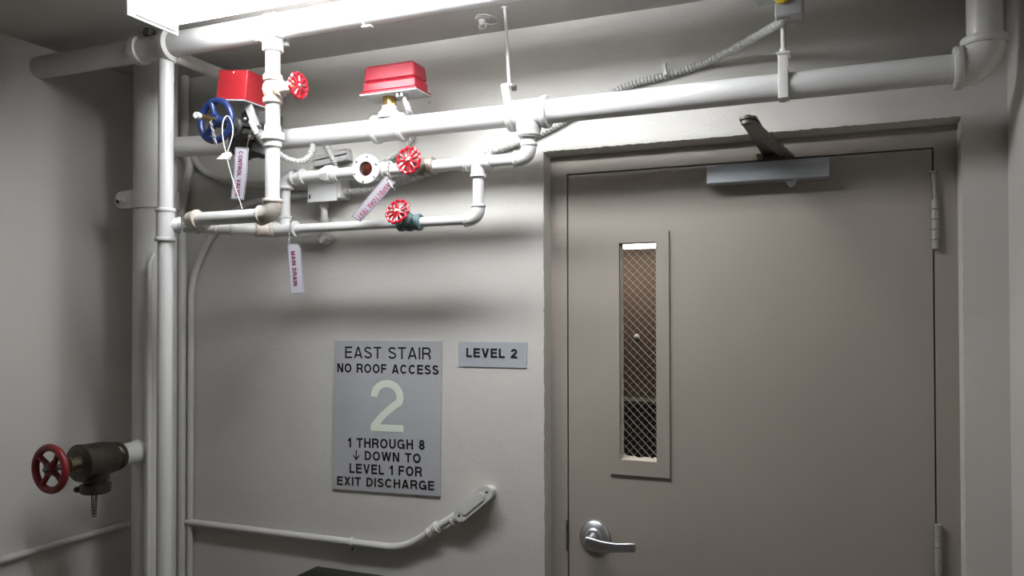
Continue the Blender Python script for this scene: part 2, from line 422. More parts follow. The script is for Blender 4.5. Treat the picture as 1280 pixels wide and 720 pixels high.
# hinges
def hinge(zt, zb, pin=0):
    x = LX1 + .006; y = FY - .009
    m = MB(); k = 5; h = (zt - zb) / k
    for i in range(k):
        m.cyl((x, y, zb + h * i + .0006), (x, y, zb + h * (i + 1) - .0006), .0092, 16, .0012)
    hg = obj('hinge', m, M_TAUPE2, door)
    if pin:
        p = MB().cyl((x, y, zt), (x - .004, y - .002, zt + pin), .0052, 12); p.cyl((x - .004, y - .002, zt + pin), (x - .004, y - .002, zt + pin + .005), .0115, 14, .0015)
        obj('hinge_pin', p, M_TAUPE2, hg)
M_TAUPE2 = mat('hinge paint', (.33, .31, .28), .42)
za = at(1168, 249, 2.49).z; zb = at(1168, 312, 2.49).z; zc = at(1168, 216, 2.49).z
hinge(za, zb, zc - za)
hinge(at(1172, 655, 2.49).z, at(1172, 730, 2.49).z)
# strike plate
a = at(709, 650, 2.498); b = at(709, 688, 2.498)
obj('strike_plate', MB().box(((LX0 - .006), FY - .0005, (a.z + b.z) / 2), (.006, .003, a.z - b.z)), M_DARK, door, smooth=False)
# ---- lever handle
lc = at(742, 671, 2.485); lc.y = LY
lv = thing('door_lever', 'satin chrome lever handle with round rose on the taupe door', 'door handle', lc)
obj('rose', MB().lathe(lc, (0, -1, 0), [(0, .050), (.004, .0515), (.009, .050), (.014, .044), (.017, .036), (.0185, .034), (.019, .030), (.023, .026), (.027, .020)], 48), M_SATIN, lv)
m = MB(); m.lathe(lc + V((0, -.022, 0)), (0, -1, 0), [(0, .019), (.01, .013), (.03, .0115), (.046, .014)], 24)
hub = obj('lever_neck', m, M_SATIN, lv)
m = MB(); n = 26; k = 20
for i in range(n + 1):
    t = i / n; x = -.020 + .166 * t
    w = .0235 - .0085 * min(1, t * 1.6) + (.0 if t < .9 else 0); th = .0065 + .004 * max(0, 1 - t * 4)
    if i == 0: w *= .35; th *= .4
    elif i == 1: w *= .75; th *= .8
    elif i == n: w *= .85; th *= .7
    zz = -.006 - .012 * math.sin(min(1, t * 1.25) * PI * .55) + .012 * max(0, t - .35) ; yy = -.066 + .020 * max(0, t - .25) ** 1.3
    b = len(m.v)
    for j in range(k):
        u = 2 * PI * j / k; cu, su = math.cos(u), math.sin(u)
        m.v.append(lc + V((x, yy + th * math.copysign(abs(cu) ** .7, cu), zz + w * math.copysign(abs(su) ** .7, su))))
    if i: m.bridge(b - k, b, k)
m.f.append(tuple(range(k - 1, -1, -1))); m.f.append(tuple(range(len(m.v) - k, len(m.v))))
obj('lever', m, M_SATIN, lv, angle=60)
# ---- door closer
c0 = at(883, 206, 2.445); c1 = at(1036.5, 196, 2.445); cz1 = c1.z; cz0 = at(883, 230, 2.445).z; cz1 = (c0.z + c1.z) / 2
dc = thing('door_closer', 'silver surface door closer with folded bronze arm at the door head', 'door closer', ((c0.x + c1.x) / 2, LY, (cz0 + cz1) / 2))
xm = (c0.x + c1.x) / 2; W = c1.x - c0.x
obj('cover', MB().box((xm, (2.445 + LY) / 2, (cz0 + cz1) / 2), (W, LY - 2.445, cz1 - cz0), bev=.004), M_CLOSER, dc)
pv = at(989, 228, 2.475)
obj('spindle_cap', MB().lathe((pv.x, 2.475, cz0 + .003), (0, 0, -1), [(0, .019), (.006, .019), (.009, .015), (.015, .012), (.021, .006), (.023, .002)], 24), M_CLOSER, dc)
m = MB()
ax, ay = pv.x - .008, 2.47
m.lathe((ax, ay, cz1 - .002), (0, 0, 1), [(0, .014), (.010, .014), (.012, .011), (.018, .011)], 20)
obj('arm_hub', m, M_CLARM, dc)
jt = at(935, 153, 2.05)
def flatbar(m, a, b, w, t, roundend=True, seg=6):
    a, b = V(a), V(b); d = (b - a); d.z = 0; L = (b - a).length; x = (b - a).normalized(); y = V((0, 0, 1)).cross(x).normalized()
    pts = []
    for k in range(seg + 1):
        u = -PI / 2 + PI * k / seg; pts.append((L + w / 2 * math.cos(u) * .8, w / 2 * math.sin(u)))
    for k in range(seg + 1):
        u = PI / 2 + PI * k / seg; pts.append((w / 2 * math.cos(u) * .8, w / 2 * math.sin(u)))
    m.prism(pts, a, x, y, -t / 2, t / 2)
A0 = V((ax, ay, cz1 + .012)); A1 = V((jt.x, 2.05, jt.z)); A2 = V((at(935, 185, 2.47).x - .0, 2.492, cz1 + .026))
flat1 = MB(); flatbar(flat1, A0, A1, .034, .008); obj('main_arm', flat1, M_CLARM, dc)
flat2 = MB(); flatbar(flat2, A1 + V((0, 0, .010)), V((at(962, 182, 2.484).x, 2.484, cz1 + .030)), .042, .006); obj('forearm', flat2, M_CLARM, dc)
obj('elbow_joint', MB().lathe(A1 + V((0, 0, -.008)), (0, 0, 1), [(0, .006), (.003, .010), (.022, .010), (.026, .007)], 20), M_CLARM, dc)
m = MB(); m.box((xm + .012, 2.486, cz1 + .027), (.085, .022, .004)); m.box((xm + .012, 2.486, cz1 + .009), (.085, .022, .004)); m.box((xm - .018, 2.484, cz1 + .018), (.012, .018, .018)); m.box((xm + .012, 2.4965, cz1 + .018), (.085, .003, .026))
obj('soffit_bracket', m, M_CLARM, dc, smooth=False)
# ------------------------------------------------------------------ fluorescent fixture
FZB = 2.499; fx0 = -1.817; fx1 = fx0 + 1.42; fy0, fy1 = 1.616, 1.798; zb_ = FZB + .024
fx = thing('ceiling_light', 'long white fluorescent wraparound fixture glowing below the ceiling', 'light', ((fx0 + fx1) / 2, (fy0 + fy1) / 2, ZC))
for x_ in (fx0, fx1 - .006):
    m = MB(); m.prism([(fy0, FZB), (fy1, FZB), (fy1, ZC), (fy0, ZC)], (x_, 0, 0), (0, 1, 0), (0, 0, 1), 0, .006)
    obj('end_plate', m, M_FIX, fx, smooth=False)
m = MB(); m.box(((fx0 + fx1) / 2, (fy0 + fy1) / 2, ZC - .012), (fx1 - fx0 - .012, fy1 - fy0, .024)); obj('housing', m, M_FIX, fx, smooth=False)
def trough(name, x0, x1, y0, y1, mt, ch=.014):
    pr = [(y0, ZC - .025), (y0, zb_ + ch), (y0 + ch, zb_), (y1 - ch, zb_), (y1, zb_ + ch), (y1, ZC - .025)]
    m = MB(); m.prism(pr, (x0, 0, 0), (0, 1, 0), (0, 0, 1), 0, x1 - x0); return obj(name, m, mt, fx, smooth=False)
ys = fy1 - .108
trough('diffuser', fx0 + .095, fx1 - .095, ys, fy1 - .003, M_LAMP)
trough('lens_edge', fx0 + .0065, fx1 - .0065, fy0 + .003, ys - .0005, M_LENSW)
for x_ in (fx0 + .0065, fx1 - .0945): trough('lens_end', x_, x_ + .088, ys, fy1 - .003, M_LENSW)
# slot rib and clips on the end plate's inner face
m = MB(); m.box((fx0 + .009, (fy0 + fy1) / 2 + .01, FZB + .010), (.006, (fy1 - fy0) * .78, .005)); obj('end_rib', m, M_GREY, fx, smooth=False)
m = MB(); m.cyl((fx0 + .006, fy1 - .02, FZB + .015), (fx0 + .010, fy1 - .02, FZB + .015), .003, 10); obj('screw', m, M_DARK, fx)
# ------------------------------------------------------------------ pipe fittings vocabulary
def band(m, c, ax, r, w=.012, k=1.0):
    a = V(ax).normalized(); c = V(c)
    m.lathe(c - a * w / 2, a, [(0, r * .96), (w * .15, r * k), (w * .85, r * k), (w, r * .96)], 32)
def elbow(c, da, db, r, L=None, k=1.22, n=28):
    """fitting at corner c turning between directions da and db"""
    c, da, db = V(c), V(da).normalized(), V(db).normalized(); L = L or r * 2.5
    pts = bend(c + da * L * 1.2, c, c + db * L * 1.2, L * .86, 10)
    pts = [c + da * (L - .001)] + pts[1:-1] + [c + db * (L - .001)]
    m = MB().tube(pts, r * k, n)
    band(m, c + da * (L - r * .22), da, r * k * 1.13, r * .5); band(m, c + db * (L - r * .22), db, r * k * 1.13, r * .5)
    return m
def tee(c, ax, br, r, rb=None, L=None, Lb=None, k=1.2):
    c, ax, br = V(c), V(ax).normalized(), V(br).normalized(); rb = rb or r; L = L or r * 2.1; Lb = Lb or r * 2.2
    m = MB().cyl(c - ax * L, c + ax * L, r * k, 32)
    band(m, c - ax * (L - r * .22), ax, r * k * 1.12, r * .5); band(m, c + ax * (L - r * .22), ax, r * k * 1.12, r * .5)
    m.lathe(c, br, [(0, rb * k * 1.1), (Lb - rb * .5, rb * k), (Lb - rb * .45, rb * k * 1.12), (Lb, rb * k * 1.12)], 28)
    return m
def coupling(c, ax, r, w=.05, k=1.22):
    a = V(ax).normalized(); c = V(c); h = w / 2
    return MB().lathe(c - a * h, a, [(0, r * k * .95), (w * .06, r * k * 1.08), (w * .24, r * k * 1.08), (w * .27, r * k), (w * .73, r * k), (w * .76, r * k * 1.08), (w * .94, r * k * 1.08), (w, r * k * .95)], 32)
def union(c, ax, r, w=.05):
    a = V(ax).normalized(); c = V(c)
    m = MB().lathe(c - a * w * .45, a, [(0, r * 1.3), (w * .3, r * 1.3), (w * .3, r * 1.6), (w * .62, r * 1.6)], 8)
    m.lathe(c + a * w * .1, a, [(0, r * 1.35), (w * .35, r * 1.35), (w * .4, r * 1.2), (w * .5, r * 1.2)], 24)
    return m
X, Y_, Z = V((1, 0, 0)), V((0, 1, 0)), V((0, 0, 1))
# ------------------------------------------------------------------ header pipe below the ceiling
HY, HZ, HR = 1.95, 2.543, .0385
hd = thing('header_pipe', 'thick white pipe just under the ceiling behind the fluorescent light', 'pipe', (-1.2, HY, HZ))
obj('pipe', MB().cyl((XL, HY, HZ), (XR, HY, HZ), HR, 40), M_PIPEB, hd)
cxh = (at(163, 60, HY).x + at(224, 60, HY).x) / 2
m = MB(); xa = at(171, 60, HY).x; xb = at(218, 60, HY).x
m.lathe((xa, HY, HZ), X, [(0, HR * 1.05), (.004, HR * 1.22), (.028, HR * 1.22), (.032, HR * 1.05), (.050, HR * 1.02), (xb - xa - .05, HR * 1.05), (xb - xa - .034, HR * 1.3), (xb - xa - .006, HR * 1.34), (xb - xa, HR * 1.1)], 40)
obj('grooved_coupling', m, M_PIPE, hd)
m = MB(); m.box(((xa + xb) / 2, HY - HR * .6, HZ + HR * 1.05), (.02, .03, .025)); m.cyl(((xa + xb) / 2 + .0, HY - HR * 1.25, HZ + HR * .9), ((xa + xb) / 2, HY + .01, HZ + HR * .9), .005, 8)
obj('coupling_bolt', m, M_DARK, hd)
JX = at(341, 150, HY).x; JR = .0217
m = MB(); m.lathe((JX, HY, HZ - HR * .6), -Z, [(0, JR * 1.7), (.022, JR * 1.5), (.026, JR * 1.42), (.050, JR * 1.42), (.052, JR * 1.1)], 8)
# strap of the mechanical tee
for s_ in (-1, 1):
    m.lathe((JX + s_ * .012 - .004, HY, HZ), X, [(0, HR * 1.04), (.0, HR * 1.1), (.008, HR * 1.1), (.008, HR * 1.04)], 32)
for s_ in (-1, 1): m.cyl((JX + .0, HY + s_ * HR * 1.0, HZ - HR * 1.05), (JX, HY + s_ * HR * 1.0, HZ - HR * .3), .006, 8)
m.box((JX - .03, HY - .028, HZ - HR * .9), (.012, .014, .024)); m.box((JX + .028, HY + .028, HZ - HR * 1.02), (.012, .014, .022))
m.tube([(JX + .012, HY - .03, HZ - HR * .75), (JX + .055, HY - .018, HZ - HR * 1.05)], .003, 6)
obj('mechanical_tee', m, M_PIPEB, hd)
m = MB(); bx = at(457, 30, HY).x; m.torus((bx, HY, HZ), X, HR * 1.06, .003, 36, 8); m.box((bx + .004, HY + .004, HZ - HR * 1.12), (.03, .016, .004)); obj('pipe_clip', m, M_PIPEB, hd)
# branch of the header running back to the wall
BRX, BRZ = -1.987, 2.508
tb = thing('branch_pipe', 'white pipe running back from the ceiling pipe to the wall behind the red box', 'pipe', (BRX, 2.2, BRZ))
obj('pipe', MB().cyl((BRX, HY + .01, BRZ), (BRX, YB, BRZ), .0205, 28), M_PIPE, tb)
# ------------------------------------------------------------------ standpipe with clamp
SX, SY, SR = -2.311, 2.19, .0745
sp = thing('standpipe', 'widest vertical painted pipe standing in the left corner', 'pipe', (SX, SY, 0))
obj('pipe', MB().cyl((SX, SY, 0), (SX, SY, ZC), SR, 48), M_PIPE, sp)
cz = at(190, 246, 2.11).z; hh = .032
m = MB(); m.lathe((SX, SY, cz - hh), Z, [(0, SR * 1.01), (0, SR * 1.08), (2 * hh, SR * 1.08), (2 * hh, SR * 1.01)], 48)
e0 = V((SX - .070, SY - SR * .85, cz)); 
pts = [(.0, -hh), (.0, hh)] + [(-.052 + -.03 * math.cos(u) * 1.0, .031 * math.sin(u)) for u in [PI / 2 * (1 - k / 4) for k in range(9)]]
m.prism(pts, e0 + V((.03, 0, 0)), (1, 0, 0), (0, 0, 1), -.006, .006)
cm = obj('riser_clamp', m, M_PIPE, sp)
m = MB(); m.cyl(e0 + V((-.003, -.006, 0)), e0 + V((-.003, -.026, 0)), .0125, 6); m.ringplate(e0 + V((-.003, -.006, 0)), -Y_, .010, .020, .003); m.cyl(e0 + V((-.003, -.02, 0)), e0 + V((-.003, -.036, 0)), .007, 12)
obj('clamp_bolt', m, M_PIPE, cm)
obj('clamp_slot', MB().prism([(-.013 + .0 + .011 * math.cos(2 * PI * k / 16), .012 * math.sin(2 * PI * k / 16)) for k in range(16)], e0 + V((-.022, -.0065, 0)), (1, 0, 0), (0, 0, 1), 0, .001), M_GAP, cm)  # flat dark disc, the slot's shade as colour
# ------------------------------------------------------------------ drain riser
RX, RY, RR = -2.018, 1.953, .0238
KZ = EYE + .2961
rs = thing('drain_riser', 'vertical painted pipe with a tee in front of the standpipe', 'pipe', (RX, RY, 0))
obj('pipe', MB().cyl((RX, RY, 0), (RX, RY, ZC), RR, 32), M_PIPEB, rs)
obj('tee', tee((RX, RY, KZ), Z, (.55, .6, 0), RR, RR * .85, L=.052, Lb=.045), M_PIPEB, rs)
# ------------------------------------------------------------------ bottom drain line K
PY = 2.215; Q = PY / 2.36
kx0 = at(340, 287, PY).x; kt = at(357, 286, PY).x; KR = .0155
kv = at(514, 279, PY).x; kel = at(598, 273, PY).x
HX = kel
dl = thing('drain_line', 'lower thin white horizontal pipe from the riser to the green valve', 'pipe', (kt, PY, KZ))
kst = V((RX + .02, RY + .025, KZ)); kend = V((kt - .04, PY, KZ))
kd = (kend - kst).normalized(); kst = kst + kd * .02
obj('pipe', MB().cyl(kst, kend, .0215, 24), M_PIPE, dl)
for px in (243, 262, 282, 313):
    t_ = (px - 225) / (338 - 225); p = kst.lerp(kend, t_)
    m = MB(); band(m, p, kd, .0252, .011); obj('pipe_joint', m, M_RUST if px in (313, 243) else M_PIPE, dl)
obj('coupling', coupling(kst.lerp(kend, .86), kd, .0218, .055), M_RUST, dl)
obj('tee', tee((kt, PY, KZ), X, Z, .0202, .0155, L=.045, Lb=.045), M_PIPEB, dl)
obj('pipe', MB().cyl((kt + .03, PY, KZ), (HX - .035, PY, KZ), KR, 24), M_PIPEB, dl)
# upper test line H
TZ_ = at(597, 207, PY).z; TR = .0183
HXE = at(661, 190, PY).x; TZL = at(363, 219, PY).z
TZ_ = (TZ_ + TZL + at(460, 214, PY).z) / 3
tl = thing('test_line', 'upper thin white pipe loop with sight glass hung below the main pipe', 'pipe', (HX, PY, TZ_))
MZ, MR = EYE + .6020, .0352
obj('pipe', MB().cyl((kt, PY, TZ_), (HXE - .03, PY, TZ_), TR, 24), M_PIPEB, tl)
obj('elbow', elbow((HXE, PY, TZ_), -X, Z, .0188, .044), M_PIPEB, tl)
obj('nipple', MB().cyl((HXE, PY, TZ_ + .03), (HXE, PY, MZ - .04), .0183, 24), M_PIPEB, tl)
obj('tee', tee((HX, PY, TZ_), X, -Z, .0192, .0183, L=.043, Lb=.045), M_PIPEB, tl)
obj('pipe', MB().cyl((HX, PY, TZ_ - .03), (HX, PY, KZ + .03), .0174, 24), M_PIPEB, tl)
obj('elbow', elbow((HX, PY, KZ), -X, Z, .0166, .044), M_PIPEB, tl)
m = elbow((kt, PY, TZ_), X, -Z, .0188, .0375); obj('elbow', m, M_PIPEB, tl)
obj('pipe', MB().cyl((kt, PY, TZ_ - .03), (kt, PY, KZ + .04), .0155, 24), M_PIPEB, tl)
band_ = MB(); band(band_, (at(379, 219, PY).x, PY, TZ_), X, .0258, .011); obj('pipe_joint', band_, M_PIPEB, tl)
obj('union', union((at(412, 216, PY).x, PY, TZ_), X, .0200, .054), M_PIPEB, tl)
obj('pipe_joint', coupling((at(484, 211, PY).x, PY, TZ_), X, .0190, .033, 1.3), M_PIPEB, tl)
# sight glass body
sg = at(466, 213, PY); sg.z = TZ_
sgt = thing('sight_glass', 'round flanged white sight glass with dark red window', 'gauge', sg)
q_ = Q
m = MB().lathe(sg + V((0, .028, 0)), -Y_, [(0, .0205), (.012, .032), (.043, .0355), (.062, .0375)], 36)
m.lathe(sg - X * .052, X, [(0, .0244), (.02, .0262), (.085, .0262), (.104, .0244)], 28)
obj('body', m, M_PIPEB, sgt)
gn = V((.10, -1, .0)).normalized()
fl = obj('flange', MB().ringplate(sg + V((0, -.034, 0)), gn, .0235, .047, .011, 48), M_PIPEB, sgt)
gx, gy, ga = frame(gn)
for k in range(6):
    u = 2 * PI * k / 6 + .35; c = sg + V((0, -.034, 0)) + gn * .011 + gx * .040 * math.cos(u) + gy * .040 * math.sin(u)
    obj('screw', MB().lathe(c, gn, [(0, .0042), (.003, .0038), (.005, .0015)], 10), M_SATIN, fl)
obj('lens', MB().lathe(sg + V((0, -.028, 0)), gn, [(0, .0240), (.010, .0240), (.0115, .019), (.012, .001)], 40), M_LENS, sgt)
# ------------------------------------------------------------------ main pipe
mp = thing('main_sprinkler_pipe', 'thick white horizontal pipe crossing the wall above the door', 'pipe', (-1, PY, MZ))
CVX = at(318, 165, PY).x
obj('pipe', MB().cyl((SX + SR * .8, SY, MZ + .010), (CVX - .05, PY, MZ), MR, 36), M_PIPE, mp)
t1 = at(487, 150, PY).x; t2 = at(661, 140, PY).x; EX = at(1231, 85, PY).x - .0
obj('pipe', MB().cyl((CVX + .05, PY, MZ), (t2, PY, MZ), .0338, 36), M_PIPEB, mp)
obj('pipe', MB().cyl((t2, PY, MZ), (EX - .06, PY, MZ), .0355, 36), M_PIPEB, mp)
m = tee((t1, PY, MZ), X, Z, .0338, .0185, L=.054, Lb=.070, k=1.2); m.lathe((t1, PY, MZ), Z, [(.03, .04), (.048, .036), (.056, .028), (.06, .024)], 28)
obj('tee', m, M_PIPEB, mp)
m = tee((t2, PY, MZ), X, -Z, .0360, .0225, L=.062, Lb=.070, k=1.2); m.lathe((t2, PY, MZ), -Z, [(.03, .042), (.052, .036), (.060, .034), (.066, .034)], 28)
obj('tee', m, M_PIPEB, mp)
ER = .0385
obj('elbow', elbow((EX, PY, MZ), -X, Z, ER, .066, 1.2), M_PIPE, mp)
obj('pipe', MB().cyl((EX, PY, MZ + .05), (EX, PY, ZC), .0385, 36), M_PIPE, mp)
# ------------------------------------------------------------------ hangers
rt = at(631, 9, 1.0); rt = V((rt.x, 1.0, rt.z - EYE)) * ((ZC - EYE) / (rt.z - EYE))
hl = thing('pipe_hanger', 'thin white rod hanger left of the main pipe tee', 'hanger', (at(636, 120, PY).x, PY, MZ), 'rod hangers of the main pipe')
hx = at(634, 120, PY - .035).x; top = at(631, 9, 2.262)
obj('rod', MB().tube([(hx + .004, PY - .028, MZ + .083), (rt.x, rt.y, ZC)], .0050, 12), M_PIPEB, hl)
m = MB(); m.ringplate((hx - .012, PY, MZ), X, .0340, .0378, .024, 36); m.box((hx - .003, PY - .034, MZ + .050), (.022, .006, .075), (1, 0, .18)); m.box((hx + .002, PY - .02, MZ + .084), (.024, .03, .006))
obj('clamp', m, M_PIPEB, hl)
obj('clamp_nut', MB().cyl((hx + .018, PY - .04, MZ + .07), (hx + .03, PY - .04, MZ + .07), .009, 6), M_DARK, hl)
m = MB(); m.lathe((rt.x, rt.y, ZC - .004), Z, [(0, .010), (.004, .010)], 12); obj('ceiling_anchor', m, M_PIPEB, hl)
hl['label'] = 'white rod hanger from the ceiling left of the main pipe tee'
hx2 = at(979, 94, PY - .04).x; zt2 = at(979, 66, PY - .04).z
hr = thing('pipe_hanger', 'white strap hanger on the main pipe above the door', 'hanger', (hx2, PY, MZ), 'rod hangers of the main pipe')
m = MB(); m.ringplate((hx2 - .0125, PY, MZ), X, .0356, .0395, .025, 36)
m.box((hx2, PY - .0385, (MZ - .040 + zt2) / 2), (.025, .006, zt2 - MZ + .040), bev=.002); m.box((hx2, PY - .02, zt2), (.034, .05, .006))
obj('clamp', m, M_PIPE, hr)
obj('rod', MB().cyl((hx2, PY - .025, zt2), (hx2, PY - .025, zt2 + .085), .0068, 14), M_PIPE, hr)
obj('rod', MB().cyl((hx2, PY - .025, zt2 + .08), (hx2, PY - .025, ZC), .0045, 10), M_DARK, hr)
m = MB(); m.lathe((hx2, PY - .025, zt2), Z, [(0, .011), (.012, .011), (.014, .008), (.02, .007)], 12); obj('rod_coupling', m, M_PIPE, hr)
# ------------------------------------------------------------------ box on ceiling right
bc = at(987, 8, 2.28); BXR = .0
b0 = at(968, 16, 2.12); b1 = at(1004, 18, 2.12)
jb = thing('ceiling_junction_box', 'grey metal electrical box at the top edge above the door', 'electrical box', ((b0.x + b1.x) / 2, 2.145, ZC))
zb0 = at(986, 19, 2.12).z
obj('box', MB().box(((b0.x + b1.x) / 2, 2.145, (zb0 + ZC) / 2), (b1.x - b0.x, .05, ZC - zb0), bev=.005), M_GREY, jb)
obj('yellow_tape', MB().lathe(((b0.x + b1.x) / 2 - .016, 2.119, zb0 + .047), -Y_, [(0, .014), (.005, .018), (.010, .016), (.013, .008)], 16), M_YEL, jb)
obj('bracket', MB().box((b0.x - .020, 2.122, zb0 + .046), (.052, .004, .022)), M_GREY, jb, smooth=False)
obj('screw', MB().cyl((b0.x - .040, 2.120, zb0 + .040), (b0.x - .040, 2.114, zb0 + .040), .003, 8), M_SATIN, jb)
# sprinkler head with drooping ring
sc = at(603, 24, 2.27); sc.z = ZC; sc = V((sc.x, 2.27, ZC))
s1 = at(603, 25, 2.27)
k_ = (ZC - .006 - EYE) / (s1.z - EYE); sc = V((s1.x * k_, 2.27 * k_, ZC))
sh = thing('sprinkler_head', 'white ceiling sprinkler with a loose ring left of the hanger rod', 'sprinkler', sc)
obj('escutcheon', MB().torus(sc + V((.018, 0, -.006)), (.12, 0, 1), .034, .0022, 36, 8), M_CEILW, sh) if False else None
M_CEILW = mat('dusty white enamel', (.50, .48, .47), .5)
obj('escutcheon', MB().torus(sc + V((.016, 0, -.006)), (.15, .1, 1), .036, .0020, 36, 8), M_CEILW, sh)
m = MB().lathe(sc, -Z, [(0, .024), (.004, .022), (.006, .011), (.018, .010), (.022, .006)], 18)
for s_ in (-1, 1): m.tube([sc + V((s_ * .009, 0, -.016)), sc + V((s_ * .013, 0, -.028)), sc + V((0, 0, -.040))], .0022, 6)
m.lathe(sc + V((0, 0, -.040)), -Z, [(0, .013), (.002, .013)], 14)
obj('sprinkler_body', m, M_CEILW, sh)
# ------------------------------------------------------------------ flow switch (right red box)
fz = MZ + .070
fs = thing('flow_switch', 'glossy red box with flange mounted above the main pipe on a brass nut', 'switch', (t1, PY, fz))
obj('brass_nut', MB().lathe((t1, PY, fz - .004), Z, [(0, .0205), (.002, .0225), (.034, .0225), (.036, .0205)], 6, ph=.3), M_BRASS, fs)
bz = fz + .032
p0 = at(449, 116, 2.165); p1 = at(520, 109, 2.165); bw = p1.x - p0.x; bcx = (p0.x + p1.x) / 2
dpt = .100; bcy = 2.165 + dpt / 2
obj('base_plate', MB().box((bcx, bcy, bz), (bw, dpt, .004)), M_GREY, fs, smooth=False)
H_ = at(487, 79, 2.175).z - bz
m = MB(); m.box((bcx, bcy, bz + .0055), (bw, dpt, .007), bev=.003)
m.box((bcx, bcy, bz + .024), (bw * .93, dpt * .90, .034), bev=.009)
m.box((bcx, bcy, bz + .040 + (H_ - .040) / 2), (bw * .905, dpt * .87, H_ - .040), bev=.010, taper=.95)
obj('cover', m, M_RED2, fs)
for dx in (.028, .044): obj('screw', MB().cyl((bcx + dx + .0, bcy - .034, bz), (bcx + dx, bcy - .034, bz - .014), .006, 12), M_SATIN, fs)
fq = V((bcx + .040, bcy - .01, bz)); m = MB().cyl(fq, fq - Z * .024, .0105, 12)
obj('conduit_connector', m, M_STEEL, fs)
# ------------------------------------------------------------------ J drop pipe with valve, union, elbows
JZ = EYE + .3070
XE = at(235, 275, HY).x
jd = thing('drop_pipe', 'bright white vertical pipe dropping from the ceiling pipe then turning left', 'pipe', (JX, HY, HZ))
vz = at(341, 112, HY).z
obj('pipe', MB().cyl((JX, HY, HZ - HR * .9), (JX, HY, vz + .025), JR, 28), M_PIPEB, jd)
obj('pipe', MB().cyl((JX, HY, vz - .025), (JX, HY, JZ + .03), JR, 28), M_PIPEB, jd)
uz = at(341, 172, HY).z
m = MB().lathe((JX, HY, uz + .038), -Z, [(0, JR * 1.05), (.006, JR * 1.16), (.022, JR * 1.2), (.024, JR * 1.66), (.046, JR * 1.66), (.052, JR * 1.3), (.066, JR * 1.3), (.07, JR * 1.12)], 10)
obj('union', m, M_PIPEB, jd)
obj('elbow', elbow((JX, HY, JZ), Z, -X, JR, .046, 1.25), M_RUST, jd)
obj('pipe', MB().cyl((JX - .03, HY, JZ), (XE + .03, HY, JZ), JR * .98, 28), M_PIPEB, jd)
obj('elbow', elbow((XE, HY, JZ), X, (-.15, 1, 0), JR, .042, 1.25), M_RUST, jd)
obj('nipple', MB().cyl((XE - .004, HY + .03, JZ), (XE - .02, HY + .145, JZ), JR * .95, 24), M_PIPE, jd)
# lobed red handwheels
def lobed_wheel(m, c, axis, R, lobes=11, th=.0048):
    c = V(c); x, y, a = frame(axis)
    n = lobes * 8; pts = []
    for i in range(n):
        t = 2 * PI * i / n; rr = R * (1 + .055 * math.cos(lobes * t))
        pts.append(c + x * rr * math.cos(t) + y * rr * math.sin(t))
    m.tube(pts, th, 8, closed=True)
    for i in range(lobes):
        t = 2 * PI * (i + .5) / lobes; d = x * math.cos(t) + y * math.sin(t)
        m.tube([c + d * R * .30 + a * .002, c + d * R * .6 + a * .0005, c + d * R * .96], [.0048, .0036, .0052], 6)
    m.lathe(c - a * .004, a, [(0, R * .34), (.003, R * .42), (.007, R * .40), (.010, R * .26)], 22)
def small_valve(label, c, run, sd, R, body_m, r, dist, sgrp):
    c = V(c); sd = V(sd).normalized(); run = V(run).normalized()
    t = thing('gate_valve', label, 'valve', c, sgrp)
    m = MB().lathe(c - run * r * 2.3, run, [(0, r * 1.28), (r * .2, r * 1.5), (r * .95, r * 1.5), (r * 1.05, r * 1.15), (r * 1.6, r * 1.45), (r * 2.3, r * 1.6), (r * 3.0, r * 1.45), (r * 3.55, r * 1.15), (r * 3.65, r * 1.5), (r * 4.4, r * 1.5), (r * 4.6, r * 1.28)], 12 if body_m is not M_RUST else 24)
    obj('body', m, body_m, t)
    obj('bonnet', MB().lathe(c, sd, [(0, r * 1.35), (r * 1.3, r * 1.15), (r * 1.35, r * 1.4), (r * 1.9, r * 1.4), (r * 1.95, r * .9), (dist * .62, r * .75), (dist * .64, r * .95), (dist * .78, r * .95), (dist * .80, r * .5)], 8), body_m, t)
    obj('stem', MB().cyl(c + sd * dist * .7, c + sd * (dist + .012), .0045, 10), M_BRASS, t)
    m = MB(); lobed_wheel(m, c + sd * dist, sd, R); w = obj('handwheel', m, M_WHEEL, t)
    obj('wheel_nut', MB().lathe(c + sd * (dist + .005), sd, [(0, .0065), (.004, .0065), (.006, .003), (.008, .0025)], 12), M_SATIN, w)
    return t
def face_valve(label, wpx, sd, dist, R, bm, r, zrun):
    w = at(wpx[0], wpx[1], PY + sd[1] * dist); sd = V(sd).normalized(); b = w - sd * dist; b.y = PY; b.z = zrun
    small_valve(label, b, X, w - b, R, bm, r, (w - b).length, 'red handwheel valves')
face_valve('scalloped red handwheel valve on the upper thin pipe beside the sight glass', (511, 200.5), (-.03, -1, 0), .078, .0385, M_BRONZE2, .0192, TZ_)
face_valve('scalloped red handwheel on a green bronze valve on the lower thin pipe', (497, 264.5), (-.06, -1, .22), .070, .0375, M_BRONZE, .0178, KZ)
wc3 = at(373, 107, HY - .012)
small_valve('small red handwheel valve facing right near the top of the drop pipe', (JX, HY, vz), Z, wc3 - V((JX, HY, vz)), .035, M_RUST, .0195, (wc3 - V((JX, HY, vz))).length, 'red handwheel valves')
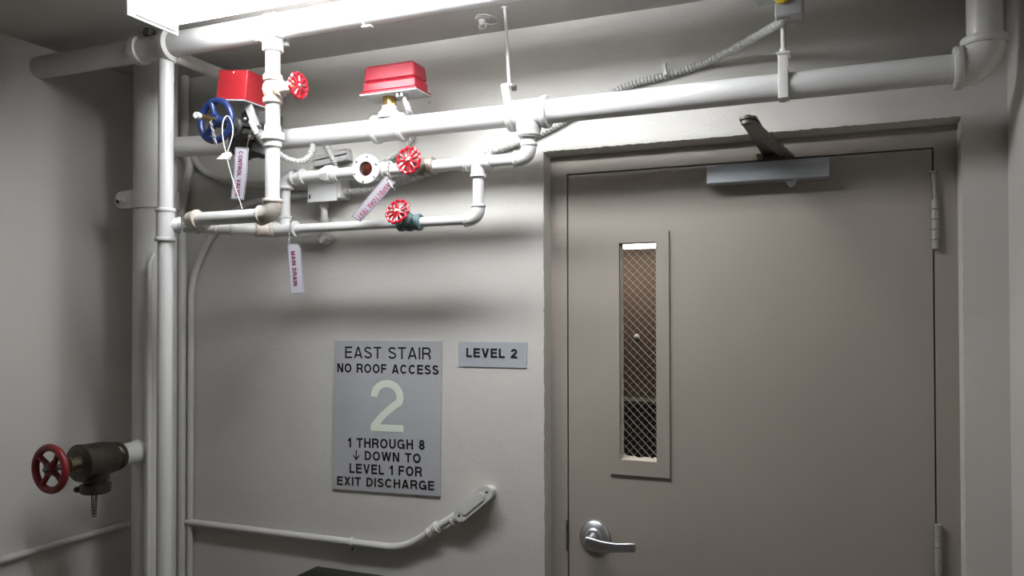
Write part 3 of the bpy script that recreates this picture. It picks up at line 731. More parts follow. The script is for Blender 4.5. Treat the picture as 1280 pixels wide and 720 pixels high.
# ------------------------------------------------------------------ control valve, gear operator, blue wheel, tamper switch
cv = thing('control_valve', 'dark butterfly valve body with blue spoked handwheel', 'valve', (CVX, PY, MZ))
m = MB().lathe((CVX - .065, PY, MZ), X, [(0, .049), (.005, .056), (.025, .058), (.03, .052), (.09, .052), (.095, .058), (.115, .056), (.12, .049)], 28)
m.box((CVX + .00, PY - .055, MZ + .012), (.085, .06, .10), bev=.008)
obj('body', m, M_DARK, cv)
wq = at(270, 151, 1.985); sd_ = V((-.02, -1, .02)).normalized()
gb = V((wq.x + .03, 2.11, wq.z + .00))
m = MB().box(gb + V((.045, .0, .005)), (.12, .075, .085), (1, 0, -.1), bev=.012); m.lathe(gb + V((-.03, -.0, 0)), -Y_, [(0, .036), (.045, .034), (.05, .026), (.075, .020), (.10, .016)], 20)
m.lathe(gb + V((.07, -.03, -.03)), V((.3, -.8, -.3)), [(0, .02), (.02, .019), (.025, .012), (.035, .011)], 6)
m.box(gb + V((.035, -.042, .0)), (.10, .008, .014), (1, 0, -.15)); m.box(gb + V((.09, -.035, -.05)), (.05, .02, .04), (1, 0, -.3), bev=.004)
obj('gear_box', m, M_DARK, cv)
for dx, dz in ((.02, .018), (.055, .01), (.075, -.012), (.04, -.04)):
    obj('bolt', MB().lathe(gb + V((dx, -.05, dz)), -Y_, [(-.012, .008), (0, .008), (.003, .006), (.005, .002)], 6), M_STEEL, cv)
R = .0635
m = MB(); m.torus(wq, sd_, R, .0112, 48, 12)
x_, y_, a_ = frame(sd_)
for dg in (108, -8, 228):
    d = (X * math.cos(math.radians(dg)) + Z * math.sin(math.radians(dg))); d = (d - a_ * d.dot(a_)).normalized()
    m.tube([wq + d * .015, wq + d * R * .55, wq + d * R * .96], [.015, .0095, .0125], 10)
m.lathe(wq - a_ * .012, a_, [(0, .020), (.018, .021), (.024, .016)], 20)
wh = obj('handwheel', m, M_BLUE, cv)
se = at(246, 144, 1.895)
obj('crank_handle', MB().tube([wq + V((0, -.005, .002)), se], [.0088, .0088], 14), M_BRASS, wh)
obj('crank_cap', MB().tube([se + (wq - se).normalized() * .012, se - (wq - se).normalized() * .005], .0098, 14), M_PIPEB, wh)
# tamper switch
tp = at(289, 106, 2.02); 
ts = thing('tamper_switch', 'square red steel box on a grey plate above the blue handwheel', 'switch', tp)
a0 = math.radians(7); tx = V((math.cos(a0), 0, -math.sin(a0))) ; ty = V((.0, 1, 0))
wl = (at(308, 106, 2.02) - at(271.5, 106, 2.02)).x; ht = .1
tc_ = (at(308, 106, 2.02) + at(271.5, 106, 2.02)) / 2; dp = .098
hgt = at(308, 88.5, 2.02).z - at(308, 125.5, 2.02).z
tcen = V((tc_.x, 2.02 + dp / 2, (at(290, 88, 2.02).z + at(290, 123.5, 2.02).z) / 2))
obj('cover', MB().box(tcen, (wl, dp, hgt), tx, ty, bev=.0025), M_RED, ts)
zz = tx.cross(ty)
obj('base_plate', MB().box(tcen - zz * (hgt / 2 + .002), (wl * 1.05, dp * 1.08, .004), tx, ty), M_STEEL2 if False else M_GREY, ts, smooth=False)
m2 = MB(); pa, pb = at(311, 128, 2.06), at(318, 157, 2.04)
d_ = (pb - pa).normalized(); m2.box((pa + pb) / 2, (.027, .005, (pb - pa).length), V((1, 0, 0)) - d_ * d_.x, (0, 1, 0)); obj('bracket', m2, M_GREY, ts, smooth=False)
obj('cover_chip', MB().lathe(at(292, 90.5, 2.0185), -Y_, [(0, .003), (.0012, .002)], 8), M_WHITEP, ts)
# ribbed white cable of the tamper switch
c_ = [at(314, 152, 2.04), at(321, 166, 2.03), at(331, 180, 2.08), at(345, 190, 2.13), at(360, 199, 2.17), at(375, 202, 2.19), at(386, 196, 2.20), at(390, 187, 2.205)]
cb = thing('white_flexible_conduit', 'short white ribbed conduit looping behind the vertical white pipe', 'conduit', c_[0])
obj('conduit', ribbed(c_, .0102, .0075, .22), M_PIPEB, cb)
obj('connector', MB().cyl(at(390.5, 190, 2.205), at(392, 178, 2.205), .010, 14), M_GREY, cb)
m = MB(); m.box(at(326, 186, 2.15), (.055, .03, .028), (1, 0, -.35), bev=.004); obj('valve_lug', m, M_GREY, cv)
# chain on blue wheel, wire seal
q0 = wq + V((.004, -.03, -.002)); q1 = at(270, 181, 1.955)
tag(obj('wheel_chain', chain_mb(q0, q1, .012, .0017, w=.0042), M_STEEL, base=q0), 'short bright chain hanging from the hub of the blue handwheel', 'chain')
ws = at(283, 150, 1.935)
wt = thing('cable_seal', 'white cable seal looped through the blue handwheel', 'seal', ws)
sl0 = at(283, 194, 1.94)
obj('cable', MB().tube(smooth_path([sl0, at(279, 175, 1.935), at(278, 158, 1.935), at(281, 147, 1.945), at(286, 146, 1.965), at(291, 158, 1.97), at(290, 172, 1.95), sl0], 8), .0015, 8), M_WHITEP, wt)
obj('cable_tail', MB().tube(smooth_path([sl0, at(286, 207, 1.935), at(291, 225, 1.945), at(297, 243, 1.945), at(303, 261, 1.95)], 6), .0013, 6), M_WHITEP, wt)
A = [at(x, y, 1.935) for x, y in ((270, 199), (278, 191.5), (286, 190), (288, 194), (285, 199))]
m = MB(); n = len(A)
for d in (0, .008): m.v += [p + V((0, d, 0)) for p in A]
m.f += [tuple(range(n)), tuple(range(2 * n - 1, n - 1, -1))] + [(i + n, (i + 1) % n + n, (i + 1) % n, i) for i in range(n)]
obj('seal_tab', m, M_WHITEP, wt, smooth=False)
# ------------------------------------------------------------------ text
def arc(cx, cy, rx, ry, a0, a1, n=10):
    return [(cx + rx * math.cos(math.radians(a0 + (a1 - a0) * i / n)), cy + ry * math.sin(math.radians(a0 + (a1 - a0) * i / n))) for i in range(n + 1)]
def glyph(ch, t):
    """centre lines of a plain grotesque capital, cap height 1, stroke t; returns width, [(points, closed)]"""
    h = t / 2; T = 1 - h
    def bowl(w, y0, y1):
        r = (y1 - y0) / 2; cx = w - h - r * .95
        return [(h, y1), (cx, y1)] + arc(cx, (y0 + y1) / 2, r * .95, r, 90, -90)[1:-1] + [(cx, y0), (h, y0)]
    if ch == 'E': w = .72; return w, [([(h, 0), (h, 1)], 0), ([(h, T), (w, T)], 0), ([(h, .52), (w * .95, .52)], 0), ([(h, h), (w, h)], 0)]
    if ch == 'F': w = .68; return w, [([(h, 0), (h, 1)], 0), ([(h, T), (w, T)], 0), ([(h, .50), (w * .93, .50)], 0)]
    if ch == 'L': w = .64; return w, [([(h, 0), (h, 1)], 0), ([(h, h), (w, h)], 0)]
    if ch == 'I': return t, [([(h, 0), (h, 1)], 0)]
    if ch == 'T': w = .76; return w, [([(w / 2, 0), (w / 2, T)], 0), ([(0, T), (w, T)], 0)]
    if ch == 'H': w = .78; return w, [([(h, 0), (h, 1)], 0), ([(w - h, 0), (w - h, 1)], 0), ([(h, .53), (w - h, .53)], 0)]
    if ch == 'N': w = .78; return w, [([(h, 0), (h, 1)], 0), ([(w - h, 0), (w - h, 1)], 0), ([(h * 1.15, 1), (w - h * 1.15, 0)], 2)]
    if ch == 'M': w = .92; return w, [([(h, 0), (h, 1)], 0), ([(w - h, 0), (w - h, 1)], 0), ([(h * 1.1, 1), (w / 2, 0)], 2), ([(w - h * 1.1, 1), (w / 2, 0)], 2)]
    if ch == 'A': w = .86; return w, [([(h * 1.05, 0), (w / 2 - h * .12, 1)], 2), ([(w - h * 1.05, 0), (w / 2 + h * .12, 1)], 2), ([(w * .24, .27), (w * .76, .27)], 0)]
    if ch == 'V': w = .82; return w, [([(h * 1.05, 1), (w / 2 - h * .12, 0)], 2), ([(w - h * 1.05, 1), (w / 2 + h * .12, 0)], 2)]
    if ch == 'W': w = 1.16; return w, [([(h, 1), (w * .27, 0)], 2), ([(w / 2, 1), (w * .27, 0)], 2), ([(w / 2, 1), (w * .73, 0)], 2), ([(w - h, 1), (w * .73, 0)], 2)]
    if ch == 'X': w = .80; return w, [([(h * 1.2, 0), (w - h * 1.2, 1)], 2), ([(h * 1.2, 1), (w - h * 1.2, 0)], 2)]
    if ch == 'O': w = .90; return w, [(arc(w / 2, .5, w / 2 - h, .5 - h, 0, 360, 30)[:-1], 1)]
    if ch == 'C': w = .86; return w, [(arc(w / 2, .5, w / 2 - h, .5 - h, 38, 322, 24), 0)]
    if ch == 'G': w = .90; return w, [(arc(w / 2, .5, w / 2 - h, .5 - h, 38, 330, 24), 0), ([(w - h, 0), (w - h, .5)], 0), ([(w * .56, .46), (w, .46)], 0)]
    if ch == 'D': w = .80; r = .5 - h; cx = w - h - r * .92; return w, [([(h, 0), (h, 1)], 0), ([(h, T), (cx, T)] + arc(cx, .5, r * .92, r, 90, -90, 16)[1:-1] + [(cx, h), (h, h)], 0)]
    if ch == 'P': w = .74; return w, [([(h, 0), (h, 1)], 0), (bowl(w, .46, T), 0)]
    if ch == 'R': w = .80; return w, [([(h, 0), (h, 1)], 0), (bowl(w, .48, T), 0), ([(w * .62, .46), (w - h * 1.3, .30), (w - h, 0)], 0)]
    if ch == 'U': w = .78; r = w / 2 - h; return w, [([(h, 1), (h, h + r)] + arc(w / 2, h + r, r, r, 180, 360, 14)[1:-1] + [(w - h, h + r), (w - h, 1)], 0)]
    if ch == 'S':
        w = .76; r = w / 2 - h
        return w, [(arc(w / 2, .76 - h * .4, r * .94, .24 - h * .6, 18, 200, 12) + [(w * .30, .58), (w * .5, .52), (w * .72, .455)] + arc(w / 2, .26 + h * .3, r, .26 - h * .7, 28, -168, 14), 0)]
    if ch == '2':
        w = .66; r = w / 2 - h
        return w, [(arc(w / 2, 1 - h - r, r, r, 180, -22, 16) + [(w * .70, .50), (w * .36, .30), (w * .13, .12), (h * 1.2, h)], 0), ([(0, h), (w, h)], 0)]
    if ch == '8': w = .66; return w, [(arc(w / 2, .75 - h * .3, w / 2 - h * 1.4, .25 - h * .7, 0, 360, 24)[:-1], 1), (arc(w / 2, .27 + h * .2, w / 2 - h, .27 - h * .8, 0, 360, 24)[:-1], 1)]
    if ch == '1': w = .40; return w, [([(w - h, 0), (w - h, 1)], 0), ([(0, .72), (w * .35, .75), (w * .62, .84), (w - h * 1.1, 1 - h * .4)], 0)]
    return .3, []
def ribbon(m, pts, closed, t, tf):
    n = len(pts); b = len(m.v)
    if closed == 2:      # slanting bar cut level at both ends
        (x0, y0), (x1, y1) = pts if pts[0][1] > pts[1][1] else pts[::-1]
        q = t / 2 * math.hypot(x1 - x0, y1 - y0) / abs(y1 - y0)
        m.v += [tf(x0 - q, y0), tf(x1 - q, y1), tf(x1 + q, y1), tf(x0 + q, y0)]; m.f.append((b, b + 1, b + 2, b + 3)); return
    for i in range(n):
        p = pts[i]; a = pts[i - 1] if (i or closed) else None; c = pts[(i + 1) % n] if (i < n - 1 or closed) else None
        def nr(u, w): dx, dy = w[0] - u[0], w[1] - u[1]; L = math.hypot(dx, dy) or 1; return (-dy / L, dx / L)
        n1 = nr(a, p) if a else nr(p, c); n2 = nr(p, c) if c else n1
        sx, sy = n1[0] + n2[0], n1[1] + n2[1]; q = sx * sx + sy * sy; k = min(2 / q if q > 1e-6 else 1, 1.6)
        sx, sy = sx * k * t / 2, sy * k * t / 2
        m.v += [tf(p[0] + sx, min(1, max(0, p[1] + sy)) if closed or 0 < i < n - 1 else p[1] + sy), tf(p[0] - sx, min(1, max(0, p[1] - sy)) if closed or 0 < i < n - 1 else p[1] - sy)]
    for i in range(n if closed else n - 1):
        j = (i + 1) % n; m.f.append((b + 2 * i, b + 2 * i + 1, b + 2 * j + 1, b + 2 * j))
def text_mb_obj(name, s, o, x, y, w, h, mt, parent, bold=0.15, depth=.0006, single=False):
    t = bold; gap = .17 if bold > .13 else .15; adv = 0; lay = []
    for ch in s:
        if ch == ' ': adv += .50; continue
        gw, st = glyph(ch, t); lay.append((adv, ch, gw, st)); adv += gw + gap
    tot = lay[-1][0] + lay[-1][2]; sx = w / tot
    x, y = V(x).normalized(), V(y).normalized(); z = x.cross(y).normalized(); o = V(o) + z * depth
    mm = MB()
    for a, ch, gw, st in lay:
        m = mm if single else MB()
        for k, (pts, cl) in enumerate(st):
            # a hair of depth per stroke keeps crossing strokes from sharing a plane
            ribbon(m, pts, cl, t, lambda u, v, a=a, k=k: o + x * ((a + u) * sx) + y * (v * h) + z * (k * .00004))
        if not single: obj(name, m, mt, parent, smooth=False)
    if single: obj(name, mm, mt, parent, smooth=False)
# ------------------------------------------------------------------ signs
SYF = 2.4385
s0, s1_, s2, s3 = at(418, 425.5, SYF), at(552, 426.5, SYF), at(550, 620.5, SYF), at(415.5, 611, SYF)
sn = thing('stair_sign', 'large grey sign reading EAST STAIR with a big pale numeral 2', 'sign', ((s0.x + s2.x) / 2, SYF, (s0.z + s2.z) / 2))
m = MB(); c4 = [s0, s3, s2, s1_]
for d in (0, .006): m.v += [p + V((0, d, 0)) for p in c4]
m.f += [(0, 1, 2, 3), (7, 6, 5, 4), (0, 4, 5, 1), (1, 5, 6, 2), (2, 6, 7, 3), (3, 7, 4, 0)]
obj('plate', m, M_SIGN, sn, smooth=False)
def line(name, s, xl, xr, yt, yb, parent, mt, bold, Yp=SYF):
    """glyph band given by its left/right and cap top/baseline as seen on the plate"""
    a = at(xl, yb[0], Yp); b = at(xr, yb[1], Yp); t = at(xl, yt, Yp)
    h = t.z - a.z; w = (b - a).length
    text_mb_obj('letter' if len(s) > 1 else name, s, a + V((0, -.0001, 0)), b - a, Z, w, h, mt, parent, bold)
line('lettering', 'EAST STAIR', 431.5, 538.5, 433, (447.5, 449.5), sn, M_INK, .145)
line('lettering', 'NO ROOF ACCESS', 421.8, 548.5, 454, (465.3, 468.5), sn, M_INK, .20)
line('numeral', '2', 463.5, 504.5, 474.5, (538.5, 540.5), sn, M_GLOWN, .138)
line('lettering', '1 THROUGH 8', 435, 531, 547, (559, 562.5), sn, M_INK, .20)
line('lettering', 'DOWN TO', 456, 526, 563.5, (575, 579), sn, M_INK, .20)
line('lettering', 'LEVEL 1 FOR', 437, 527.5, 579, (591, 596), sn, M_INK, .20)
line('lettering', 'EXIT DISCHARGE', 421.5, 543, 595, (606, 613), sn, M_INK, .20)
ar = at(445.3, 569, SYF); m = MB(); k = .0035
for pts in ([(-.7, 5), (.7, 5), (.7, -4.2), (-.7, -4.2)], [(0, -5.2), (-4, -1), (-4, .9), (0, -3.2), (4, .9), (4, -1)]):
    m.prism([(u * k * .9, w * k) for u, w in reversed(pts)][::-1], ar, (1, 0, 0), (0, 0, 1), 0, .0006)
obj('arrow', m, M_INK, sn, smooth=False)
L2Y = 2.4415
l0, l1, l2, l3 = at(573, 427, L2Y), at(658.5, 427.5, L2Y), at(658, 460, L2Y), at(573, 458, L2Y)
s2n = thing('level_sign', 'small pale grey sign reading LEVEL 2 beside the stair sign', 'sign', ((l0.x + l2.x) / 2, L2Y, (l0.z + l2.z) / 2))
m = MB(); c4 = [l0, l3, l2, l1]
for d in (0, .003): m.v += [p + V((0, d, 0)) for p in c4]
m.f += [(0, 1, 2, 3), (7, 6, 5, 4), (0, 4, 5, 1), (1, 5, 6, 2), (2, 6, 7, 3), (3, 7, 4, 0)]
obj('plate', m, M_SIGN2, s2n, smooth=False)
line('lettering', 'LEVEL 2', 583, 646.5, 435, (446.5, 448), s2n, M_INK, .22, L2Y)
# ------------------------------------------------------------------ hanging tags
def tagplate(label, corners, Yt, mt):
    """corners: pixel corners in order start-left, start-right, end-right, end-left seen along the reading direction"""
    P = [at(x, y, Yt) for x, y in corners]
    c = sum(P, V()) / len(P); t = thing('valve_tag', label, 'tag', c, 'enamel valve tags')
    def plate(scale, d0, d1):
        m = MB(); n = len(P)
        cc = sum(P, V()) / n
        Q = [cc + (p - cc).normalized() * max(0, (p - cc).length - scale) for p in P]
        for d in (d0, d1): m.v += [q + V((0, d, 0)) for q in Q]
        m.f += [tuple(range(n)), tuple(range(2 * n - 1, n - 1, -1))] + [(i + n, (i + 1) % n + n, (i + 1) % n, i) for i in range(n)]
        return m
    obj('plate', plate(0, 0, .0015), mt, t, smooth=False)
    return t, P
def tag_text(t, a, b, h, Yt, s):
    """baseline start a, end b (pixels); glyph height towards the right of the reading direction"""
    A_, B_ = at(*a, Yt), at(*b, Yt); x = (B_ - A_).normalized(); y = V((-x.z, 0, x.x))
    text_mb_obj('lettering', s, A_ + V((0, -.0002, 0)), x, y, (B_ - A_).length, h, M_TAGR, t, .20, .0005, True)
def border(t, P, ins, w=.0011):
    """printed frame line just inside the tag's edge"""
    m = MB(); n = len(P)
    def inset(k):
        Q = []
        for i in range(n):
            a, b, d = P[i - 1], P[i], P[(i + 1) % n]
            e1 = (a - b).normalized(); e2 = (d - b).normalized(); c = sum(P, V()) / n
            bs = (e1 + e2)
            if bs.length < .15: bs = V((-e1.z, 0, e1.x))
            if bs.dot(c - b) < 0: bs = -bs
            s_ = math.sqrt(max(.3, (1 - e1.dot(e2)) / 2)); Q.append(b + bs.normalized() * k / s_ + V((0, -.0003, 0)))
        return Q
    A, B = inset(ins), inset(ins + w)
    m.v += A + B; m.f += [(i, (i + 1) % n, (i + 1) % n + n, i + n) for i in range(n)]
    obj('border', m, M_TAGB, t, smooth=False)
TY = 2.0
t, P_ = tagplate('white tag reading CONTROL VALVE hanging below the blue handwheel', [(294, 184), (310.5, 185), (308.5, 220), (304.5, 250), (288, 249), (291.5, 222)], TY, M_TAG)
border(t, P_, .0012, .0022)
tag_text(t, (298.8, 189), (294.5, 245.5), .0165, TY, 'CONTROL VALVE')
ch0 = at(313.5, 163, TY); ch1 = at(308.3, 186.5, TY)
obj('chain', chain_mb(ch0, ch1, .008, .0009, w=.002), M_BRASSD, t)
TY = 2.17
t, P_ = tagplate('white tag reading MAIN DRAIN hanging by a chain from the lower pipe', [(359, 304.5), (371.5, 304.5), (375.5, 310), (379.5, 366.5), (363.5, 368)], TY, M_TAG)
border(t, P_, .0010, .0012)
tag_text(t, (363.8, 314.5), (367, 357.5), .0165, TY, 'MAIN DRAIN')
ch0 = at(361, 276, TY - .0); ch1 = at(361, 306, TY)
obj('chain', chain_mb(V((ch0.x, TY + .01, ch0.z)), ch1, .012, .0016, w=.0036), M_STEEL, t)
TY = 2.155
t, P_ = tagplate('white tag reading INSPECTORS TEST hanging askew beneath the sight glass', [(481.5, 220), (494, 228.5), (476, 250), (450.5, 277.5), (438.5, 270.5), (461, 244)], TY, M_TAG2)
border(t, P_, .0010, .0022)
tag_text(t, (485.8, 227.0), (446.5, 270.5), .0165, TY, 'INSPECTORS TEST')
ch0 = at(486, 203, TY); ch1 = at(484, 225, TY)
obj('chain', chain_mb(ch0, ch1, .009, .0014, w=.003), M_STEEL, t)
m = MB().tube(smooth_path([at(486, 226, TY - .004), at(490, 233, TY - .006), at(494.5, 238, TY - .004)], 4), .0012, 6); obj('wire', m, M_STEEL, t)
# ------------------------------------------------------------------ hose valve on the standpipe
HV = V((SX - .002, 1.950, EYE - .4768)); g_ = .932      # centre of the valve body, size factor
def hp(dx, dy, dz): return HV + V((dx, dy, dz)) * g_
def pf(l): return [(a * g_, b * g_) for a, b in l]
hv = thing('hose_valve', 'brown brass hose valve with big red handwheel on the standpipe', 'valve', HV)
obj('inlet_pipe', MB().lathe(hp(0, .185, 0), -Y_, pf([(0, .052), (.01, .047), (.02, .042), (.09, .041), (.10, .041)]), 32), M_PIPEB, hv)
obj('body', MB().lathe(hp(0, .095, 0), -Y_, pf([(0, .050), (.012, .053), (.02, .053), (.028, .047), (.034, .056), (.075, .062), (.15, .064), (.158, .066), (.168, .066), (.17, .062)]), 36), M_HOSE, hv)
obj('outlet', MB().lathe(hp(0, -.005, -.03), -Z, pf([(0, .050), (.040, .046), (.050, .040), (.056, .040)]), 32), M_HOSE, hv)
m = MB().lathe(hp(0, -.005, -.082), -Z, pf([(0, .046), (.002, .052), (.028, .052), (.034, .046), (.036, .02)]), 36)
m.lathe(hp(-.03, -.035, -.100), V((-.6, -.6, 0)), pf([(0, .012), (.02, .011), (.026, .006)]), 12)
cap = obj('outlet_cap', m, M_HOSE, hv)
obj('body_nut', MB().lathe(hp(.045, .01, -.004), V((1, -.6, 0)), pf([(-.01, .010), (.018, .010), (.022, .006)]), 8), M_HOSE, hv)
obj('gland', MB().lathe(hp(0, -.072, 0), -Y_, pf([(0, .030), (.004, .030), (.006, .022), (.03, .020), (.031, .026), (.046, .026), (.048, .012), (.09, .011)]), 8), M_BRASSD, hv)
R = .072 * g_; wc = hp(0, -.182, 0)
m = MB(); m.torus(wc, Y_, R, .0118, 56, 14)
for k in range(4):
    t_ = k * PI / 2 + .36; d = X * math.cos(t_ + .6) + Z * math.sin(t_ + .6)
    m.tube([wc + d * .012, wc + d * R * .5 + V((0, .004, 0)), wc + d * R * .96], [.0118, .0085, .0098], 12)
m.lathe(wc + V((0, .013, 0)), -Y_, [(0, .017), (.020, .019), (.024, .014)], 20)
w = obj('handwheel', m, M_WHEELD, hv)
obj('wheel_nut', MB().lathe(wc + V((0, -.010, 0)), -Y_, [(0, .011), (.008, .011), (.009, .006), (.014, .005)], 6), M_DARK, w)
for dx in (-.009, .011):
    a = hp(dx, -.010, -.116); b = a + V((.003 if dx < 0 else -.006, 0, -.078))
    obj('cap_chain', chain_mb(a, b, .0125, .0015, w=.0042), M_DARK, cap)
# ------------------------------------------------------------------ other corner pipes / conduits
def conduit(label, pts, r, m_=None, rnd=.05, name='conduit', cat='conduit', flat=None, n=14):
    pts = [V(p) for p in pts]; full = [pts[0]]
    for i in range(1, len(pts) - 1): full += bend(pts[i - 1], pts[i], pts[i + 1], min(rnd, (pts[i] - pts[i - 1]).length * .48, (pts[i + 1] - pts[i]).length * .48), 8)
    full.append(pts[-1]); t = thing(name, label, cat, pts[0]); obj('tube', MB().tube(full, r, n), m_ or M_PIPE, t); return t
DXc = at(230.5, 120, 2.42).x
conduit('thin vertical pipe from the ceiling just right of the drain riser', [(DXc, 2.422, ZC), (DXc, 2.422, at(230, 192, 2.42).z), at(238, 205, 2.42), at(226, 262, 2.42), at(228, 310, 2.42), V((at(228, 600, 2.42).x, 2.42, 0))], .0172, name='vertical_pipe', cat='pipe')
e = thing('narrow_conduit', 'very thin vertical conduit between standpipe and drain riser', 'conduit', (0, 0, 0)); 
ex = at(187, 500, 2.105)
e.location = (ex.x, 2.105, 0)
obj('tube', MB().tube([(ex.x, 2.103, 0), (ex.x, 2.103, at(187, 330, 2.103).z), (ex.x, 2.122, at(187, 316, 2.103).z)], .008, 12), M_PIPE, e)
fx2 = at(237.3, 600, 2.43)
jl = at(386, 245, 2.425)
t = conduit('conduit that leaves the junction box leftwards and bends down to the floor', [at(386, 244, 2.425), at(345, 247, 2.425), at(300, 256, 2.425), at(264, 292, 2.425), at(239, 350, 2.428), V((fx2.x, 2.43, 0))], .0125, rnd=.08)
conduit('conduit curving behind the control valve tag below the main pipe', [at(238, 190, 2.425), at(252, 214, 2.425), at(290, 230, 2.425), at(362, 233, 2.425), at(386, 236, 2.425)], .0125, rnd=.06)
LZc = EYE - .8035
conduit('thin horizontal conduit running low along the left wall', [(XL + .014, .9, LZc), (XL + .014, YB - .02, LZc)], .0125)
# low conduit on the back wall
bp = at(505, 686, 2.425); up = at(535, 668, 2.425); ub = at(575, 641, 2.42)
t = conduit('low horizontal conduit bending up to an access fitting below the stair sign', [(XL + .02, 2.427, LZc), (bp.x, 2.425, LZc + .001 if False else bp.z), ub], .0135, rnd=.07)
m = MB(); dr = (ub - bp).normalized()
up = bp + dr * ((at(543, 663, 2.425) - bp).length)
obj('coupling', MB().lathe(up - dr * .026, dr, [(0, .0165), (.006, .0185), (.008, .0165), (.014, .0185), (.016, .0165), (.022, .0185), (.024, .0165), (.030, .0185), (.034, .017), (.036, .0215), (.046, .0215), (.048, .0165), (.056, .016)], 20), M_PIPE, t)
cc = at(440, 681, 2.425)
m = MB(); fr = (cc.x + 2.58) / (bp.x + 2.58); czc = LZc + (bp.z - LZc) * fr
band(m, (cc.x, 2.426, czc), X, .0175, .012); m.box((cc.x + .004, 2.432, czc - .022), (.014, .01, .018)); obj('conduit_strap', m, M_PIPE, t)
obj('strap_screw', MB().cyl((cc.x + .004, 2.427, czc - .024), (cc.x + .004, 2.419, czc - .024), .004, 8), M_DARK, t)
lb = thing('access_fitting', 'oval white conduit access fitting at the upper end of the low conduit', 'conduit fitting', at(598, 625, 2.42))
a, b = at(581, 640, 2.43), at(612, 614, 2.43); d = (b - a).normalized(); yv = V((-d.z, 0, d.x)); Lh = (b - a).length / 2; c = (a + b) / 2
def stadium(L_, w_, k=10):
    return [(L_ + w_ * math.cos(-PI / 2 + PI * i / k), w_ * math.sin(-PI / 2 + PI * i / k)) for i in range(k + 1)] + [(-L_ + w_ * math.cos(PI / 2 + PI * i / k), w_ * math.sin(PI / 2 + PI * i / k)) for i in range(k + 1)]
def sprism(m, L_, w_, y0, y1): m.prism(stadium(L_, w_), V((c.x, 0, c.z)), d, yv, *((-y1, -y0) if d.cross(yv).y < 0 else (y0, y1)))
m = MB(); sprism(m, Lh - .004, .021, 2.400, YB); obj('body', m, M_PIPE, lb)
m = MB(); sprism(m, Lh, .0245, 2.396, 2.401); cv_ = obj('cover', m, M_PIPEB, lb)
m = MB(); sprism(m, Lh * .66, .0125, 2.3925, 2.397); obj('cover_panel', m, M_PIPEB, cv_)
for s_ in (-1, 1):
    p = V((c.x, 2.397, c.z)) + d * s_ * (Lh + .006); obj('screw', MB().lathe(p, -Y_, [(0, .0042), (.002, .004), (.003, .002)], 10), M_DARK, cv_)

m = MB().lathe(a + V((0, -.008, 0)) - d * .056, d, [(0, .0165), (.008, .0195), (.010, .0165), (.014, .0195), (.024, .0195), (.034, .018)], 20); obj('hub', m, M_PIPE, lb)
# junction box on the wall
j0, j1, j2 = at(385, 229, 2.375), at(421.5, 227, 2.375), at(421.5, 252, 2.375)
jc = thing('wall_junction_box', 'white square junction box on the wall behind the sight glass pipe', 'electrical box', ((j0.x + j1.x) / 2, 2.41, (j0.z + j2.z) / 2))
jw = j1.x - j0.x; jz0 = at(386, 253, 2.375).z; jz1 = j0.z + .02; jcx = (j0.x + j1.x) / 2
obj('box', MB().box((jcx + .01, (2.378 + YB) / 2, (jz0 + jz1) / 2 + .002), (jw - .006 + .012, YB - 2.378, jz1 - jz0 - .010), bev=.006), M_PIPE, jc)
obj('cover', MB().box((jcx, 2.3755, (jz0 + jz1) / 2), (jw, .003, jz1 - jz0), (1, 0, 0), (0, 1, 0)), M_PLATE, jc, smooth=False)
obj('cover_slot', MB().box((j0.x + .009, 2.3735, jz0 + .020), (.005, .001, .014)), M_GAP, jc, smooth=False)  # thin dark strip painting the shade inside the slot
m = MB(); hxj = at(405, 270, 2.41).x
m.lathe((hxj, 2.412, jz0 + .006), -Z, [(0, .014), (.012, .018), (.016, .0165), (.028, .0165)], 20); m.cyl((hxj, 2.412, jz0 - .02), (hxj, 2.412, at(405, 295, 2.41).z), .0125, 16)
m.lathe((hxj, 2.412, at(405, 272, 2.41).z), -Z, [(0, .0165), (.03, .0165)], 20)
zz0 = at(405, 297, 2.41).z
m.tube(bend((hxj, 2.412, zz0 + .03), (hxj, 2.412, zz0 - .006), (hxj - .06, 2.418, zz0 - .006), .02, 8) + [V((hxj - .10, 2.42, zz0 - .004))], .0145, 16)
m.box((hxj + .004, 2.415, zz0 - .008), (.03, .05, .022), (1, 0, .8), bev=.004)
obj('hub_conduit', m, M_PIPE, jc)
m = MB().cyl((j1.x + .008, 2.405, at(430, 240, 2.41).z), (j1.x + .028, 2.405, at(434, 239.5, 2.41).z), .0145, 14); obj('connector', m, M_PIPE, jc)
# flexible conduits
F1 = [at(434, 240, 2.405), at(465, 237, 2.408), at(500, 228, 2.42), at(545, 214, 2.43), at(580, 203, 2.432), at(612, 191, 2.433), at(660, 174, 2.433), at(705, 152, 2.433), at(745, 127, 2.433), at(785, 107, 2.432), at(830, 95, 2.43), at(880, 79, 2.42), at(930, 54, 2.33), at(962, 36, 2.22), at(979, 25, 2.15), at(984, 18, 2.145)]
f1 = thing('flexible_conduit', 'long ribbed grey conduit sweeping from the ceiling box behind the pipes', 'conduit', F1[0])
obj('tube', ribbed(F1, .0118, .0115, .42), M_GALV, f1)
st_ = at(831, 90, 2.425); m = MB().box(st_ + V((.002, -.010, .004)), (.010, .016, .036), (1, 0, .15)); m.lathe(st_ + V((.004, -.012, .018)), -Y_, [(0, .006), (.004, .004)], 8)
obj('conduit_strap', m, M_GALV, f1)
F2 = [fq - Z * .02, fq - Z * .05 + V((.004, .02, 0)), at(517, 160, 2.430), at(513, 176, 2.430), at(499, 190, 2.428), at(482, 202, 2.425), at(468, 207, 2.424)]
f2 = thing('flexible_conduit', 'ribbed conduit dropping from the flow switch behind the main pipe', 'conduit', F2[0])
obj('tube', ribbed(F2, .0095, .009, .32), M_GALV, f2)
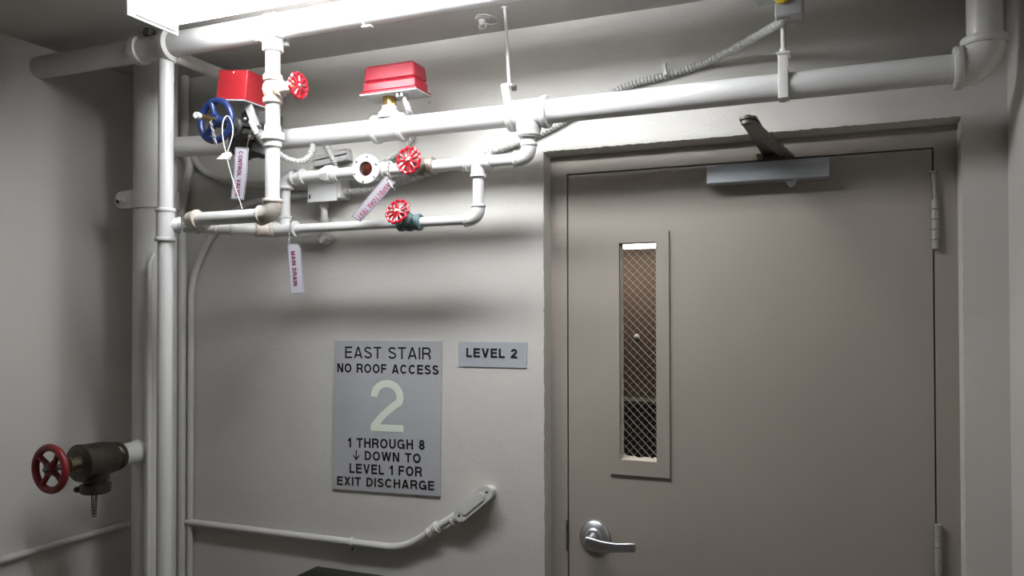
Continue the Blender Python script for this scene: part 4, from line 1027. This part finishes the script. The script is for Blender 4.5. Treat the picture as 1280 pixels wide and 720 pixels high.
F3 = [at(400, 168, 2.424), at(407, 180, 2.415), at(413, 192, 2.405), at(418, 204, 2.405), at(420, 212, 2.41)]
f3 = thing('flexible_conduit', 'short ribbed conduit in front of the grey wall channel', 'conduit', F3[0])
obj('tube', ribbed(F3, .0098, .009, .32), M_GALV, f3)
# channel piece on the wall
s0_, s1b = at(394, 203, 2.43), at(436, 194, 2.43)
sc_ = (s0_ + s1b) / 2; dd = (s1b - s0_); 
st2 = thing('wall_channel', 'short grey metal channel on the wall under the main pipe', 'bracket', sc_)
m = MB(); L_ = dd.length; dn = dd.normalized(); up_ = V((-dn.z, 0, dn.x))
for off_, th, w in ((-.018, .004, .036), (.018, .004, .036)):
    m.box(sc_ + up_ * off_, (L_, .036, .004), dn, (0, 1, 0))
m.box(sc_ + V((0, .010, 0)), (L_, .004, .036), dn, (0, 1, 0)); m.box(sc_ + V((0, -.016, 0)) + up_ * .013, (L_, .004, .017), dn, (0, 1, 0)); m.box(sc_ + V((0, -.016, 0)) - up_ * .010, (L_, .004, .017), dn, (0, 1, 0))
obj('channel', m, M_CHAN, st2, smooth=False)
obj('end_cap', MB().box(s1b + dn * .004, (.004, .034, .04), dn, (0, 1, 0)), M_CHAN, st2, smooth=False)
# ------------------------------------------------------------------ black cabinet at the bottom
k0 = at(396, 707.5, YB); zt = k0.z
bk = thing('black_cabinet', 'black metal cabinet against the wall, only its top showing below the stair sign', 'cabinet', (k0.x + .22, YB - .15, 0))
w_, d_ = .44, .30
obj('top_panel', MB().box((k0.x + w_ / 2, YB - d_ / 2, zt - .010), (w_, d_, .020), bev=.003), M_BLACK, bk)
obj('body', MB().box((k0.x + w_ / 2, YB - d_ / 2 + .004, (zt - .020) / 2), (w_ - .02, d_ - .016, zt - .022)), M_BLACK, bk, smooth=False)
obj('door_panel', MB().box((k0.x + w_ / 2, YB - d_ - .001, (zt - .03) / 2), (w_ - .04, .012, zt - .08), bev=.003), M_BLACK, bk)
obj('door_pull', MB().cyl((k0.x + w_ - .05, YB - d_ - .020, zt * .5), (k0.x + w_ - .05, YB - d_ - .020, zt * .5 + .1), .006, 10), M_STEEL, bk)
for o in list(COL.objects):
    if o.type == 'MESH' and not o.data.polygons: print('EMPTY', o.name)
